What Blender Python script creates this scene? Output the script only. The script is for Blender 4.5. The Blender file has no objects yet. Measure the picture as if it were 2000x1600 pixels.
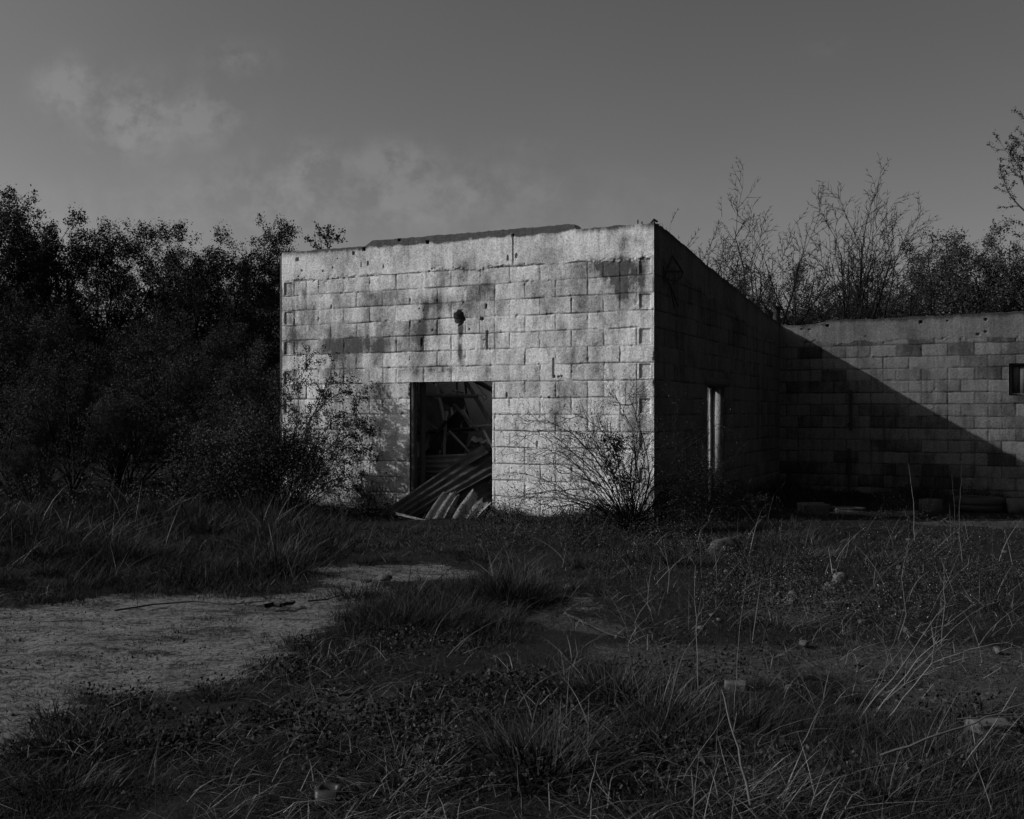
import bpy, math, random
import numpy as np

# ------------------------------------------------------------------ camera, world, sun
F = 1950.0          # focal length in photo pixels (photo 2000 wide)
HZ = 805.0          # horizon row in the photo
CZ = 1.25           # eye height
sc = bpy.context.scene
col = sc.collection
cam_d = bpy.data.cameras.new("camera"); cam = bpy.data.objects.new("camera", cam_d); col.objects.link(cam)
cam.location = (0, 0, CZ); cam.rotation_euler = (math.pi/2, 0, 0)
cam_d.sensor_width = 36; cam_d.lens = 36*F/2000; cam_d.shift_y = 0.0025
cam_d.clip_start = 0.05; cam_d.clip_end = 3000
sc.camera = cam
sc.view_settings.view_transform = 'Standard'; sc.view_settings.look = 'None'
sc.cycles.sample_clamp_direct = 4; sc.cycles.sample_clamp_indirect = 2; sc.cycles.caustics_reflective = False; sc.cycles.caustics_refractive = False
sc.view_settings.exposure = -0.25; sc.view_settings.gamma = 1

SUN = np.array([4.58, 0.556, -2.57]); SUN /= np.linalg.norm(SUN)   # direction the light travels
SKY = 0.10
SUNP = 3.9
elev = math.asin(-SUN[2]); azim = math.atan2(-SUN[0], -SUN[1])       # azimuth clockwise from +Y
world = bpy.data.worlds.new("World"); sc.world = world; world.use_nodes = True
nt = world.node_tree; nt.nodes.clear()
def WN(t, **k):
    n = nt.nodes.new(t)
    for a, b in k.items(): setattr(n, a, b)
    return n
def WL(a, b): nt.links.new(a, b)
def wmath(op, a, b=None, c=None):
    n = WN('ShaderNodeMath', operation=op)
    for i, v in enumerate((a, b, c)):
        if v is None: continue
        if isinstance(v, (int, float)): n.inputs[i].default_value = v
        else: WL(v, n.inputs[i])
    return n.outputs[0]
sky = WN('ShaderNodeTexSky'); sky.sky_type = 'NISHITA'; sky.sun_disc = False
sky.sun_elevation = elev; sky.sun_rotation = azim; sky.air_density = 1.0; sky.dust_density = 4.5; sky.ozone_density = 1.0
bw = WN('ShaderNodeSeparateColor'); WL(sky.outputs[0], bw.inputs[0])          # black and white film behind an orange filter
lum = wmath('ADD', wmath('MULTIPLY', bw.outputs[0], 0.85), wmath('MULTIPLY', bw.outputs[1], 0.10))
tc = WN('ShaderNodeTexCoord'); sx = WN('ShaderNodeSeparateXYZ'); WL(tc.outputs['Generated'], sx.inputs[0])
ys = wmath('MAXIMUM', sx.outputs[1], 0.02)
ca = wmath('DIVIDE', sx.outputs[0], ys); cb = wmath('DIVIDE', sx.outputs[2], ys)
cv = WN('ShaderNodeCombineXYZ'); WL(ca, cv.inputs[0]); WL(cb, cv.inputs[1])
def wnoise(scale, detail, rough=0.55, dist=0.0, sy=1.0):
    m = WN('ShaderNodeMapping'); m.inputs['Scale'].default_value = (1, sy, 1); WL(cv.outputs[0], m.inputs[0])
    n = WN('ShaderNodeTexNoise'); n.inputs['Scale'].default_value = scale; n.inputs['Detail'].default_value = detail
    n.inputs['Roughness'].default_value = rough; n.inputs['Distortion'].default_value = dist
    WL(m.outputs[0], n.inputs['Vector']); return n.outputs[0]
n1 = wnoise(13, 10, 0.62, 0.15); n2 = wnoise(38, 9, 0.66, 0.1)
tot = None
for (x, y, rx, ry, a) in [(135,172,52,48,1.0),(262,228,85,62,1.15),(385,225,75,50,0.95),(465,118,58,30,0.7),
                          (615,325,70,42,0.95),(775,318,80,34,1.0),(560,375,180,60,0.75),(800,375,260,55,0.8),(700,400,420,60,0.6),
                          (1615,92,30,20,0.25),(1030,290,60,20,0.3)]:
    gx = wmath('DIVIDE', wmath('SUBTRACT', ca, (x-1000)/F), rx/F); gy = wmath('DIVIDE', wmath('SUBTRACT', cb, (HZ-y)/F), ry/F)
    g = wmath('MULTIPLY', wmath('EXPONENT', wmath('MULTIPLY', wmath('ADD', wmath('MULTIPLY', gx, gx), wmath('MULTIPLY', gy, gy)), -0.8)), a)
    tot = g if tot is None else wmath('MAXIMUM', tot, g)
nn = wmath('ADD', wmath('MULTIPLY', n1, 0.75), wmath('MULTIPLY', n2, 0.35))
cl = wmath('MULTIPLY', tot, wmath('ADD', wmath('MULTIPLY', wmath('SUBTRACT', nn, 0.52), 12.0), 0.35))
cl = wmath('MINIMUM', wmath('MAXIMUM', cl, 0.0), 1.0)
n3 = wnoise(2.2, 3, 0.5, 0.2, 2.0)
cl = wmath('ADD', wmath('MULTIPLY', cl, 0.32), wmath('MULTIPLY', wmath('SUBTRACT', n3, 0.5), 0.16))
lum2 = wmath('MULTIPLY', lum, wmath('ADD', cl, wmath('ADD', wmath('MULTIPLY', wmath('EXPONENT', wmath('MULTIPLY', cb, -6.0)), 1.1), 0.85)))
cmb = WN('ShaderNodeCombineColor')
for i in range(3): WL(lum2, cmb.inputs[i])
bg = WN('ShaderNodeBackground'); WL(cmb.outputs[0], bg.inputs[0]); bg.inputs[1].default_value = SKY
wo = WN('ShaderNodeOutputWorld'); WL(bg.outputs[0], wo.inputs[0])

sd = bpy.data.lights.new("sun", 'SUN'); sd.energy = SUNP; sd.angle = math.radians(0.53); sd.color = (1, 1, 1)
so = bpy.data.objects.new("sun", sd); col.objects.link(so)
from mathutils import Vector
so.rotation_euler = Vector(SUN.tolist()).to_track_quat('-Z', 'Y').to_euler()
so.location = (-20, -5, 15)

# ------------------------------------------------------------------ helpers
def px(x, y, Y):            # photo pixel at depth Y -> world
    return np.array([(x-1000)/F*Y, Y, CZ - (y-HZ)/F*Y])
def gpx(x, y):              # photo pixel on flat ground -> world x, y
    Y = F*CZ/(y-HZ); return ((x-1000)/F*Y, Y)
TAB = {}
def vnoise(x, y, seed=0):
    if seed not in TAB: TAB[seed] = np.random.default_rng(seed+77).random((256, 256)).astype(np.float32)
    t = TAB[seed]; x = np.asarray(x, float); y = np.asarray(y, float)
    xi = np.floor(x).astype(int); yi = np.floor(y).astype(int); fx = x-xi; fy = y-yi
    fx = fx*fx*(3-2*fx); fy = fy*fy*(3-2*fy)
    a = t[xi & 255, yi & 255]; b = t[(xi+1) & 255, yi & 255]; c = t[xi & 255, (yi+1) & 255]; d = t[(xi+1) & 255, (yi+1) & 255]
    return (a*(1-fx)+b*fx)*(1-fy)+(c*(1-fx)+d*fx)*fy
def fbm(x, y, seed=0, o=4, g=0.5):
    s = 0; a = 1; w = 0
    for k in range(o):
        s = s+a*vnoise(x*2**k, y*2**k, seed+k*13); w += a; a *= g
    return s/w
def sst(a, b, x):
    t = np.clip((x-a)/(b-a), 0, 1); return t*t*(3-2*t)

def tag(o, label=None, cat=None, group=None, kind=None):
    if label: o['label'] = label
    if cat: o['category'] = cat
    if group: o['group'] = group
    if kind: o['kind'] = kind
    return o
def empty(name, loc, label, cat, group=None):
    o = bpy.data.objects.new(name, None); col.objects.link(o); o.location = tuple(float(v) for v in loc)
    o.empty_display_size = 0.2
    return tag(o, label, cat, group)
def mk(name, V, Fc, mat, parent=None, attrs=None, smooth=False, world_parent=True):
    """V (n,3); Fc list of (m,k) int arrays. Vertices are in world space and are made relative to the parent."""
    V = np.asarray(V, np.float64).reshape(-1, 3).copy()
    if parent is not None and world_parent: V -= np.array(parent.location)
    if not isinstance(Fc, list): Fc = [Fc]
    Fc = [np.asarray(f, np.int32) for f in Fc if len(f)]
    me = bpy.data.meshes.new(name)
    nl = sum(f.size for f in Fc); npoly = sum(len(f) for f in Fc)
    me.vertices.add(len(V)); me.vertices.foreach_set('co', V.astype(np.float32).ravel())
    me.loops.add(nl); me.loops.foreach_set('vertex_index', np.concatenate([f.ravel() for f in Fc]))
    me.polygons.add(npoly)
    tot_ = np.concatenate([np.full(len(f), f.shape[1], np.int32) for f in Fc])
    st = np.concatenate([[0], np.cumsum(tot_)[:-1]]).astype(np.int32)
    me.polygons.foreach_set('loop_start', st); me.polygons.foreach_set('loop_total', tot_)
    if smooth: me.polygons.foreach_set('use_smooth', np.ones(npoly, bool))
    me.update(calc_edges=True)
    if attrs:
        for k, a in attrs.items():
            at = me.attributes.new(k, 'FLOAT', 'POINT'); at.data.foreach_set('value', np.asarray(a, np.float32).ravel())
    me.materials.append(mat)
    o = bpy.data.objects.new(name, me); col.objects.link(o)
    if parent is not None: o.parent = parent
    return o
def copy_tree(o, loc, rz=0, s=1.0, label=None):
    c = o.copy(); col.objects.link(c); c.location = tuple(float(v) for v in loc); c.rotation_euler = (0, 0, rz)
    c.scale = (s, s, s) if isinstance(s, (int, float)) else s
    if label: c['label'] = label
    for ch in o.children:
        d = ch.copy(); col.objects.link(d); d.parent = c
    return c

class Geo:
    def __init__(s): s.V = []; s.F = {}; s.n = 0; s.A = []
    def add(s, V, Fc, a=None):
        V = np.asarray(V, float).reshape(-1, 3); Fc = np.asarray(Fc, int)
        s.V.append(V); s.F.setdefault(Fc.shape[1], []).append(Fc+s.n); s.n += len(V)
        s.A.append(np.full(len(V), 0.5) if a is None else np.broadcast_to(a, (len(V),)))
    def box(s, c, size, rot=None):
        v = np.array([[x, y, z] for x in (-.5, .5) for y in (-.5, .5) for z in (-.5, .5)])*np.array(size)
        if rot is not None: v = v @ np.array(rot).T
        s.add(v+np.array(c), [[0,1,3,2],[4,6,7,5],[0,4,5,1],[2,3,7,6],[0,2,6,4],[1,5,7,3]])
    def beam(s, a, b, w, h, roll=0.0, rng=None):
        """plank from a to b with slightly uneven section, several segments"""
        a = np.array(a, float); b = np.array(b, float); d = b-a; L = np.linalg.norm(d); d /= L
        up = np.array([0, 0, 1.0]) if abs(d[2]) < 0.9 else np.array([0, 1.0, 0])
        u = np.cross(up, d); u /= np.linalg.norm(u); v = np.cross(d, u)
        c_, s_ = math.cos(roll), math.sin(roll); u, v = u*c_+v*s_, v*c_-u*s_
        n = max(3, int(L/0.15)); pts = []
        rg = rng or np.random.default_rng(int(abs(a[0]*1000+b[2]*777)) % 9999)
        for i in range(n+1):
            p = a+d*L*i/n+ (u*rg.normal()*0.0015+v*rg.normal()*0.0015)
            ww = w*(1+rg.normal()*0.03); hh = h*(1+rg.normal()*0.03)
            for (x, y) in ((-.5, -.5), (.5, -.5), (.5, .5), (-.5, .5)): pts.append(p+u*ww*x+v*hh*y)
        fs = []
        for i in range(n):
            for k in range(4): fs.append([i*4+k, i*4+(k+1) % 4, i*4+4+(k+1) % 4, i*4+4+k])
        fs.append([0,1,2,3]); fs.append([n*4+3, n*4+2, n*4+1, n*4])
        s.add(pts, fs)
    def build(s, name, mat, parent=None, smooth=False, attrs=False, wp=True):
        return mk(name, np.concatenate(s.V), [np.concatenate(f) for f in s.F.values()], mat, parent,
                  {'tone': np.concatenate(s.A)} if attrs else None, smooth, wp)

def seg_mesh(segs, sides=4):
    """segs (n,8): p0 p1 r0 r1 -> verts, faces ; independent tapered prisms"""
    S = np.asarray(segs, float).reshape(-1, 8); P0 = S[:, :3]; P1 = S[:, 3:6]; d = P1-P0
    L = np.linalg.norm(d, axis=1, keepdims=True)+1e-9; d = d/L
    up = np.where(np.abs(d[:, 2:3]) > 0.9, np.array([[1.0, 0, 0]]), np.array([[0, 0, 1.0]]))
    u = np.cross(d, up); u /= np.linalg.norm(u, axis=1, keepdims=True)+1e-9; v = np.cross(d, u)
    P0 = P0-d*S[:, 6:7]*0.3; P1 = P1+d*S[:, 7:8]*0.3
    rings = []
    for (P, R) in ((P0, S[:, 6:7]), (P1, S[:, 7:8])):
        for k in range(sides):
            a = 2*math.pi*k/sides; rings.append(P+(u*math.cos(a)+v*math.sin(a))*R)
    V = np.stack(rings, 1).reshape(-1, 3); n = len(S); b = (np.arange(n)*2*sides)[:, None]
    fs = [np.concatenate([b+k, b+(k+1) % sides, b+sides+(k+1) % sides, b+sides+k], 1) for k in range(sides)]
    return V, np.concatenate(fs)
def leaf_cards(rng, C, size, elong=1.8, flat=0.0, dirs=None):
    """one pointed, slightly folded leaf per centre"""
    n = len(C); s = size*rng.uniform(0.6, 1.25, (n, 1))
    d = rng.normal(size=(n, 3)) if dirs is None else dirs+rng.normal(size=(n, 3))*0.6
    d /= np.linalg.norm(d, axis=1, keepdims=True)+1e-9
    w = rng.normal(size=(n, 3)); w[:, 2] *= (1-flat); u = np.cross(d, w); u /= np.linalg.norm(u, axis=1, keepdims=True)+1e-9
    nrm = np.cross(d, u)
    b = C; tip = C+d*s*elong; m = C+d*s*elong*0.45
    V = np.stack([b, m+u*s*0.5+nrm*s*0.12, tip, m-u*s*0.5+nrm*s*0.12], 1).reshape(-1, 3)
    f = (np.arange(n)*4)[:, None]+np.array([[0, 1, 2, 3]])
    tone = np.repeat(rng.random(n), 4)
    return V, f, tone

# ------------------------------------------------------------------ materials
def mat_base(name, rough=0.9, spec=0.2):
    m = bpy.data.materials.new(name); m.use_nodes = True; n = m.node_tree; b = n.nodes['Principled BSDF']
    b.inputs['Roughness'].default_value = rough; b.inputs['Specular IOR Level'].default_value = spec
    return m, n, b
class NB:
    def __init__(s, n): s.n = n
    def N(s, t, **k):
        x = s.n.nodes.new(t)
        for a, b in k.items(): setattr(x, a, b)
        return x
    def L(s, a, b): s.n.links.new(a, b)
    def m(s, op, a, b=None, c=None, clamp=False):
        x = s.N('ShaderNodeMath', operation=op); x.use_clamp = clamp
        for i, v in enumerate((a, b, c)):
            if v is None: continue
            if isinstance(v, (int, float)): x.inputs[i].default_value = v
            else: s.L(v, x.inputs[i])
        return x.outputs[0]
    def attr(s, name): return s.N('ShaderNodeAttribute', attribute_name=name).outputs['Fac']
    def pos(s, scale=(1, 1, 1), obj=False):
        g = s.N('ShaderNodeTexCoord').outputs['Object'] if obj else s.N('ShaderNodeNewGeometry').outputs['Position']
        mp = s.N('ShaderNodeMapping'); mp.inputs['Scale'].default_value = scale; s.L(g, mp.inputs[0]); return mp.outputs[0]
    def noise(s, vec, scale, detail=4, rough=0.55, dist=0):
        x = s.N('ShaderNodeTexNoise'); x.inputs['Scale'].default_value = scale; x.inputs['Detail'].default_value = detail
        x.inputs['Roughness'].default_value = rough; x.inputs['Distortion'].default_value = dist; s.L(vec, x.inputs['Vector']); return x.outputs[0]
    def ramp(s, v, a, b, lo=0.0, hi=1.0):
        x = s.N('ShaderNodeMapRange'); x.inputs[1].default_value = a; x.inputs[2].default_value = b
        x.inputs[3].default_value = lo; x.inputs[4].default_value = hi; s.L(v, x.inputs[0]); return x.outputs[0]
    def grey(s, v, sock):
        c = s.N('ShaderNodeCombineColor')
        for i in range(3): s.L(v, c.inputs[i])
        s.L(c.outputs[0], sock)
    def bump(s, h, strength, dist, sock):
        x = s.N('ShaderNodeBump'); x.inputs['Strength'].default_value = strength; x.inputs['Distance'].default_value = dist
        s.L(h, x.inputs['Height']); s.L(x.outputs[0], sock)

def wall_mat(name, light, dark, pit=0.5, bump=0.6):
    m, n, b = mat_base(name, 0.95, 0.1); q = NB(n)
    P = q.pos(); st = q.attr('stain'); jt = q.attr('joint')
    big = q.noise(P, 2.2, 6, 0.65); mid = q.noise(P, 11, 6, 0.7); fine = q.noise(P, 75, 3, 0.7); grain = q.noise(P, 190, 2, 0.6)
    pits = q.ramp(fine, 0.56, 0.68, 0, 1)                                            # open pores of the block
    v = q.m('ADD', st, q.m('MULTIPLY', q.m('SUBTRACT', mid, 0.5), 0.9))
    v = q.m('ADD', v, q.m('MULTIPLY', q.m('SUBTRACT', fine, 0.5), 0.9))
    v = q.m('ADD', v, q.m('MULTIPLY', q.m('SUBTRACT', big, 0.5), 0.5), clamp=True)
    spk = q.ramp(q.noise(P, 42, 6, 0.8), 0.40, 0.56, 0.62, 1.0); run = q.ramp(q.noise(q.pos((1, 1, 0.12)), 16, 5, 0.7), 0.35, 0.6, 0.78, 1.06)
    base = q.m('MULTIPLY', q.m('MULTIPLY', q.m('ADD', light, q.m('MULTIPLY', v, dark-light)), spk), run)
    base = q.m('MULTIPLY', base, q.m('SUBTRACT', 1.0, q.m('MULTIPLY', pits, pit)))
    base = q.m('MULTIPLY', base, q.m('SUBTRACT', 1.0, q.m('MULTIPLY', jt, 0.72)))
    base = q.m('MULTIPLY', base, q.ramp(grain, 0.3, 0.7, 0.86, 1.12))
    q.grey(base, b.inputs['Base Color'])
    q.bump(q.m('ADD', fine, q.m('MULTIPLY', grain, 0.4)), bump, 0.006, b.inputs['Normal'])
    return m
def plain_mat(name, val, var=0.4, scale=8, stretch=(1, 1, 1), rough=0.9, bump=0.3, bd=0.003, spec=0.15, obj=False, streak=0):
    m, n, b = mat_base(name, rough, spec); q = NB(n); P = q.pos(stretch, obj)
    a = q.noise(P, scale, 6, 0.65); f = q.noise(P, scale*9, 3, 0.6)
    v = q.m('MULTIPLY', val, q.ramp(q.m('ADD', q.m('MULTIPLY', a, 0.65), q.m('MULTIPLY', f, 0.35)), 0.3, 0.7, 1-var, 1+var))
    q.grey(v, b.inputs['Base Color']); q.bump(q.m('ADD', a, f), bump, bd, b.inputs['Normal'])
    return m
def leaf_mat(name, lo, hi, rough=0.55, spec=0.25, trans=0.0):
    spec = 0.0; rough = 0.9
    m, n, b = mat_base(name, rough, spec); q = NB(n)
    t = q.attr('tone'); P = q.pos(); a = q.noise(P, 1.3, 3)
    v = q.m('ADD', lo, q.m('MULTIPLY', q.m('POWER', t, 3.0 if 'dry_blades' in name else 2.0), hi-lo)); v = q.m('MULTIPLY', v, q.ramp(a, 0.3, 0.7, 0.7, 1.3))
    q.grey(v, b.inputs['Base Color'])
    if trans:
        tb = q.N('ShaderNodeBsdfTranslucent'); q.grey(v, tb.inputs[0]); mx = q.N('ShaderNodeMixShader'); mx.inputs[0].default_value = trans
        q.L(b.outputs[0], mx.inputs[1]); q.L(tb.outputs[0], mx.inputs[2]); q.L(mx.outputs[0], n.nodes['Material Output'].inputs[0])
    return m

M_FRONT = wall_mat('whitewashed_block', 0.66, 0.09, 0.5, 0.6)
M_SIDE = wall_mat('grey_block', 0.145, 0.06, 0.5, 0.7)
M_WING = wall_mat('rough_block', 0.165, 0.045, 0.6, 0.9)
M_PLAST = plain_mat('old_plaster', 0.78, 0.25, 3)
M_WOOD = plain_mat('weathered_timber', 0.17, 0.5, 30, (1, 1, 0.15), obj=True)
M_WOODL = plain_mat('pale_timber', 0.30, 0.4, 30, (1, 1, 0.15), obj=True)
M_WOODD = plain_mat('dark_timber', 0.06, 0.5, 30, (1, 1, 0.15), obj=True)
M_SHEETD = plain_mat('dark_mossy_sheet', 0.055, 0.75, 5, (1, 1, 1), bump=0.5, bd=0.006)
M_SHEET = plain_mat('grey_cement_sheet', 0.17, 0.5, 6, bump=0.4)
M_SHEETL = plain_mat('pale_cement_sheet', 0.30, 0.6, 9, bump=0.4)
M_CONC = plain_mat('concrete', 0.07, 0.4, 10, bump=0.6, bd=0.006)
M_STONE = plain_mat('stone', 0.05, 0.45, 9, bump=0.5, bd=0.004, spec=0.0)
M_PALE = plain_mat('pale_rubble', 0.075, 0.5, 14, bump=0.6, bd=0.006)
M_IRON = plain_mat('rusty_iron', 0.035, 0.4, 40, rough=0.8)
M_RUB = plain_mat('rubber', 0.022, 0.3, 12, rough=0.75, spec=0.3)
M_BARK = plain_mat('bark', 0.035, 0.45, 14, (1, 1, 0.3), bump=0.5)
M_BARKD = plain_mat('dark_bark', 0.014, 0.4, 14, (1, 1, 0.3), bump=0.5)
M_LEAFD = leaf_mat('dark_foliage', 0.024, 0.070)
M_LEAFM = leaf_mat('brush_foliage', 0.032, 0.095)
M_LEAFB = leaf_mat('bush_foliage', 0.018, 0.060)
M_GREEN = leaf_mat('green_blades', 0.015, 0.060)
M_DRY = leaf_mat('dry_blades', 0.018, 0.165)
M_STEM = leaf_mat('dry_stems', 0.06, 0.15, 0.8, 0.1)
M_FLOWER = leaf_mat('small_petals', 0.25, 0.45, 0.8, 0.1)

# ------------------------------------------------------------------ ground
def gh(x, y):
    x = np.asarray(x, float); y = np.asarray(y, float)
    h = (fbm(x*0.35+40, y*0.35+9, 3, 3)-0.5)*0.10 + (fbm(x*1.7+5, y*1.7, 5, 3)-0.5)*0.035
    h = h*sst(60, 20, np.abs(x)+np.abs(y)*0.6)
    h = h - 0.17*sst(2.5, 4.5, x)*sst(11.5, 14.0, y)
    # the strip of ground along the front wall stays level with the wall base
    return h
def poly_sd(P, poly):
    """signed distance (negative inside)"""
    x, y = P[:, 0], P[:, 1]; d = np.full(len(P), 1e9); ins = np.zeros(len(P), bool); n = len(poly)
    for i in range(n):
        ax, ay = poly[i]; bx, by = poly[(i+1) % n]; ex, ey = bx-ax, by-ay
        t = np.clip(((x-ax)*ex+(y-ay)*ey)/(ex*ex+ey*ey+1e-12), 0, 1)
        d = np.minimum(d, np.hypot(x-ax-t*ex, y-ay-t*ey))
        c = ((ay > y) != (by > y)) & (x < ex*(y-ay)/(ey+1e-12)+ax); ins ^= c
    return np.where(ins, -d, d)
SAND = [[(-500,1200),(0,1192),(180,1172),(400,1162),(470,1172),(560,1158),(600,1150),(640,1138),(630,1120),(600,1108),(680,1100),(800,1098),(900,1106),(960,1118),
         (930,1132),(850,1136),(770,1132),(730,1142),(770,1160),(740,1180),(690,1215),(640,1255),(560,1290),(430,1330),(330,1345),(270,1352),
         (200,1390),(60,1430),(0,1470),(-400,1500)],
        [(1130,1168),(1090,1176),(1110,1192),(1190,1190),(1190,1172)]]
GRAV = [[(960,1200),(1030,1175),(1100,1200),(1180,1200),(1250,1215),(1200,1240),(1050,1235)],
        [(1150,1262),(1250,1255),(1400,1270),(1560,1265),(1700,1250),(1900,1255),(2300,1290),(2300,1400),(1950,1380),(1800,1400),(1720,1360),(1600,1320),(1450,1335),(1300,1320),(1180,1300)],
        [(520,1395),(580,1370),(690,1380),(700,1420),(620,1445),(540,1430)],
        [(1740,1003),(1850,1000),(2400,1000),(2400,1030),(1950,1028),(1790,1022)],
        [(1460,1180),(1600,1150),(1750,1170),(1700,1215),(1560,1235),(1450,1215)]]
def topoly(L): return [gpx(x, y) for x, y in L]
SANDW = [topoly(p) for p in SAND]; GRAVW = [topoly(p) for p in GRAV]
def masks(x, y):
    P = np.stack([x.ravel(), y.ravel()], 1)
    w = np.stack([(fbm(P[:,0]*1.6, P[:,1]*1.6, 21, 4)-0.5), (fbm(P[:,0]*1.6+50, P[:,1]*1.6, 22, 4)-0.5)], 1)*0.55
    w += np.stack([(vnoise(P[:,0]*9, P[:,1]*9, 31)-0.5), (vnoise(P[:,0]*9, P[:,1]*9, 32)-0.5)], 1)*0.12
    s = np.minimum.reduce([poly_sd(P+w, p) for p in SANDW]); g = np.minimum.reduce([poly_sd(P+w, p) for p in GRAVW])
    return s.reshape(x.shape), g.reshape(x.shape)
def axis(lo, hi, step, far):
    a = list(np.arange(lo, hi+1e-6, step)); s = step; x = hi
    while x < far: s *= 1.25; x += s; a.append(x)
    s = step; x = lo
    while x > -far: s *= 1.25; x -= s; a.insert(0, x)
    return np.array(a)
gx = axis(-9, 9, 0.045, 500); gy = axis(2.2, 17, 0.045, 500)
GX, GY = np.meshgrid(gx, gy); s_, g_ = masks(GX, GY)
sand = sst(0.22, -0.22, s_); grav = sst(0.15, -0.15, g_)
GZ = gh(GX, GY) - 0.02*np.maximum(sand, grav)*1.0 + (fbm(GX*6, GY*6, 41, 3)-0.5)*0.03*sst(0.2, 0.8, 1-sand) + (fbm(GX*7, GY*9, 43, 3)-0.5)*0.038*sand
# wheel ripples in the sand near the left edge
ripp = sst(1.0, 0.2, np.abs(GX+2.0+(GY-4.4)*0.6))*sst(0.9, 0.2, np.abs(GY-4.6)); GZ += 0.006*np.sin((GX*0.5+GY*1.0)*60+fbm(GX*4, GY*4, 51)*6)*ripp*sand
m, n, b = mat_base('soil', 0.97, 0.1); q = NB(n); P = q.pos()
sa = q.attr('sand'); gr = q.attr('gravel'); a1 = q.noise(P, 3, 6, 0.65); a2 = q.noise(P, 35, 5, 0.75); a3 = q.noise(P, 120, 3, 0.6); rag_ = q.noise(P, 14, 6, 0.75)
sa = q.ramp(q.m('ADD', sa, q.m('MULTIPLY', q.m('SUBTRACT', rag_, 0.5), 2.2)), 0.40, 0.62); gr = q.ramp(q.m('ADD', gr, q.m('MULTIPLY', q.m('SUBTRACT', rag_, 0.5), 2.2)), 0.4, 0.9)
vs = q.m('MULTIPLY', 0.138, q.ramp(a1, 0.3, 0.7, 0.80, 1.12)); vs = q.m('MULTIPLY', vs, q.ramp(a2, 0.40, 0.52, 0.30, 1.05)); vs = q.m('MULTIPLY', vs, q.ramp(a3, 0.3, 0.7, 0.8, 1.15)); vs = q.m('MULTIPLY', vs, q.ramp(q.noise(q.pos((0.5, 1.6, 1)), 4, 9, 0.8, 0.6), 0.40, 0.52, 0.30, 1.06))
vg = q.m('MULTIPLY', 0.055, q.ramp(a2, 0.35, 0.65, 0.35, 1.5)); vd = q.m('MULTIPLY', 0.012, q.ramp(a2, 0.3, 0.7, 0.4, 1.6))
v = q.m('ADD', q.m('MULTIPLY', vs, sa), q.m('MULTIPLY', q.m('ADD', q.m('MULTIPLY', vg, gr), q.m('MULTIPLY', vd, q.m('SUBTRACT', 1.0, gr))), q.m('SUBTRACT', 1.0, sa)))
q.grey(v, b.inputs['Base Color']); q.bump(q.m('ADD', a2, q.m('MULTIPLY', a3, 0.5)), 0.9, 0.02, b.inputs['Normal'])
ny, nx = GX.shape; idx = np.arange(nx*ny).reshape(ny, nx)
fq = np.stack([idx[:-1, :-1], idx[:-1, 1:], idx[1:, 1:], idx[1:, :-1]], -1).reshape(-1, 4)
tag(mk('ground', np.stack([GX, GY, GZ], -1), fq, m, None, {'sand': sand, 'gravel': grav}, True), kind='structure')

# ------------------------------------------------------------------ walls
CR = np.array([1.615, 11.37]); CL = np.array([-3.13, 13.59]); IN = np.array([4.70, 17.60])
dF = (CR-CL)/np.linalg.norm(CR-CL); WF = float(np.linalg.norm(CR-CL)); nF = np.array([dF[1], -dF[0]])    # outward, towards the camera
dS = (IN-CR)/np.linalg.norm(IN-CR); WS = float(np.linalg.norm(IN-CR)); nS = np.array([dS[1], -dS[0]])
dW = dF; nW = nF; WWL = 9.0
def on_wall(A, D, x, y):                       # photo pixel -> (p, h) on a vertical wall
    u = (x-1000)/F; p = (u*A[1]-A[0])/(D[0]-u*D[1]); Y = A[1]+p*D[1]; return float(p), float(CZ-(y-HZ)/F*Y)
def FW(x, y): return on_wall(CL, dF, x, y)
def WW_(x, y): return on_wall(IN, dW, x, y)
def SW(x, y): return on_wall(CR, dS, x, y)
def wp(A, D, N, p, h, out=0.0): return np.array([A[0]+D[0]*p+N[0]*out, A[1]+D[1]*p+N[1]*out, h])

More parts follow.
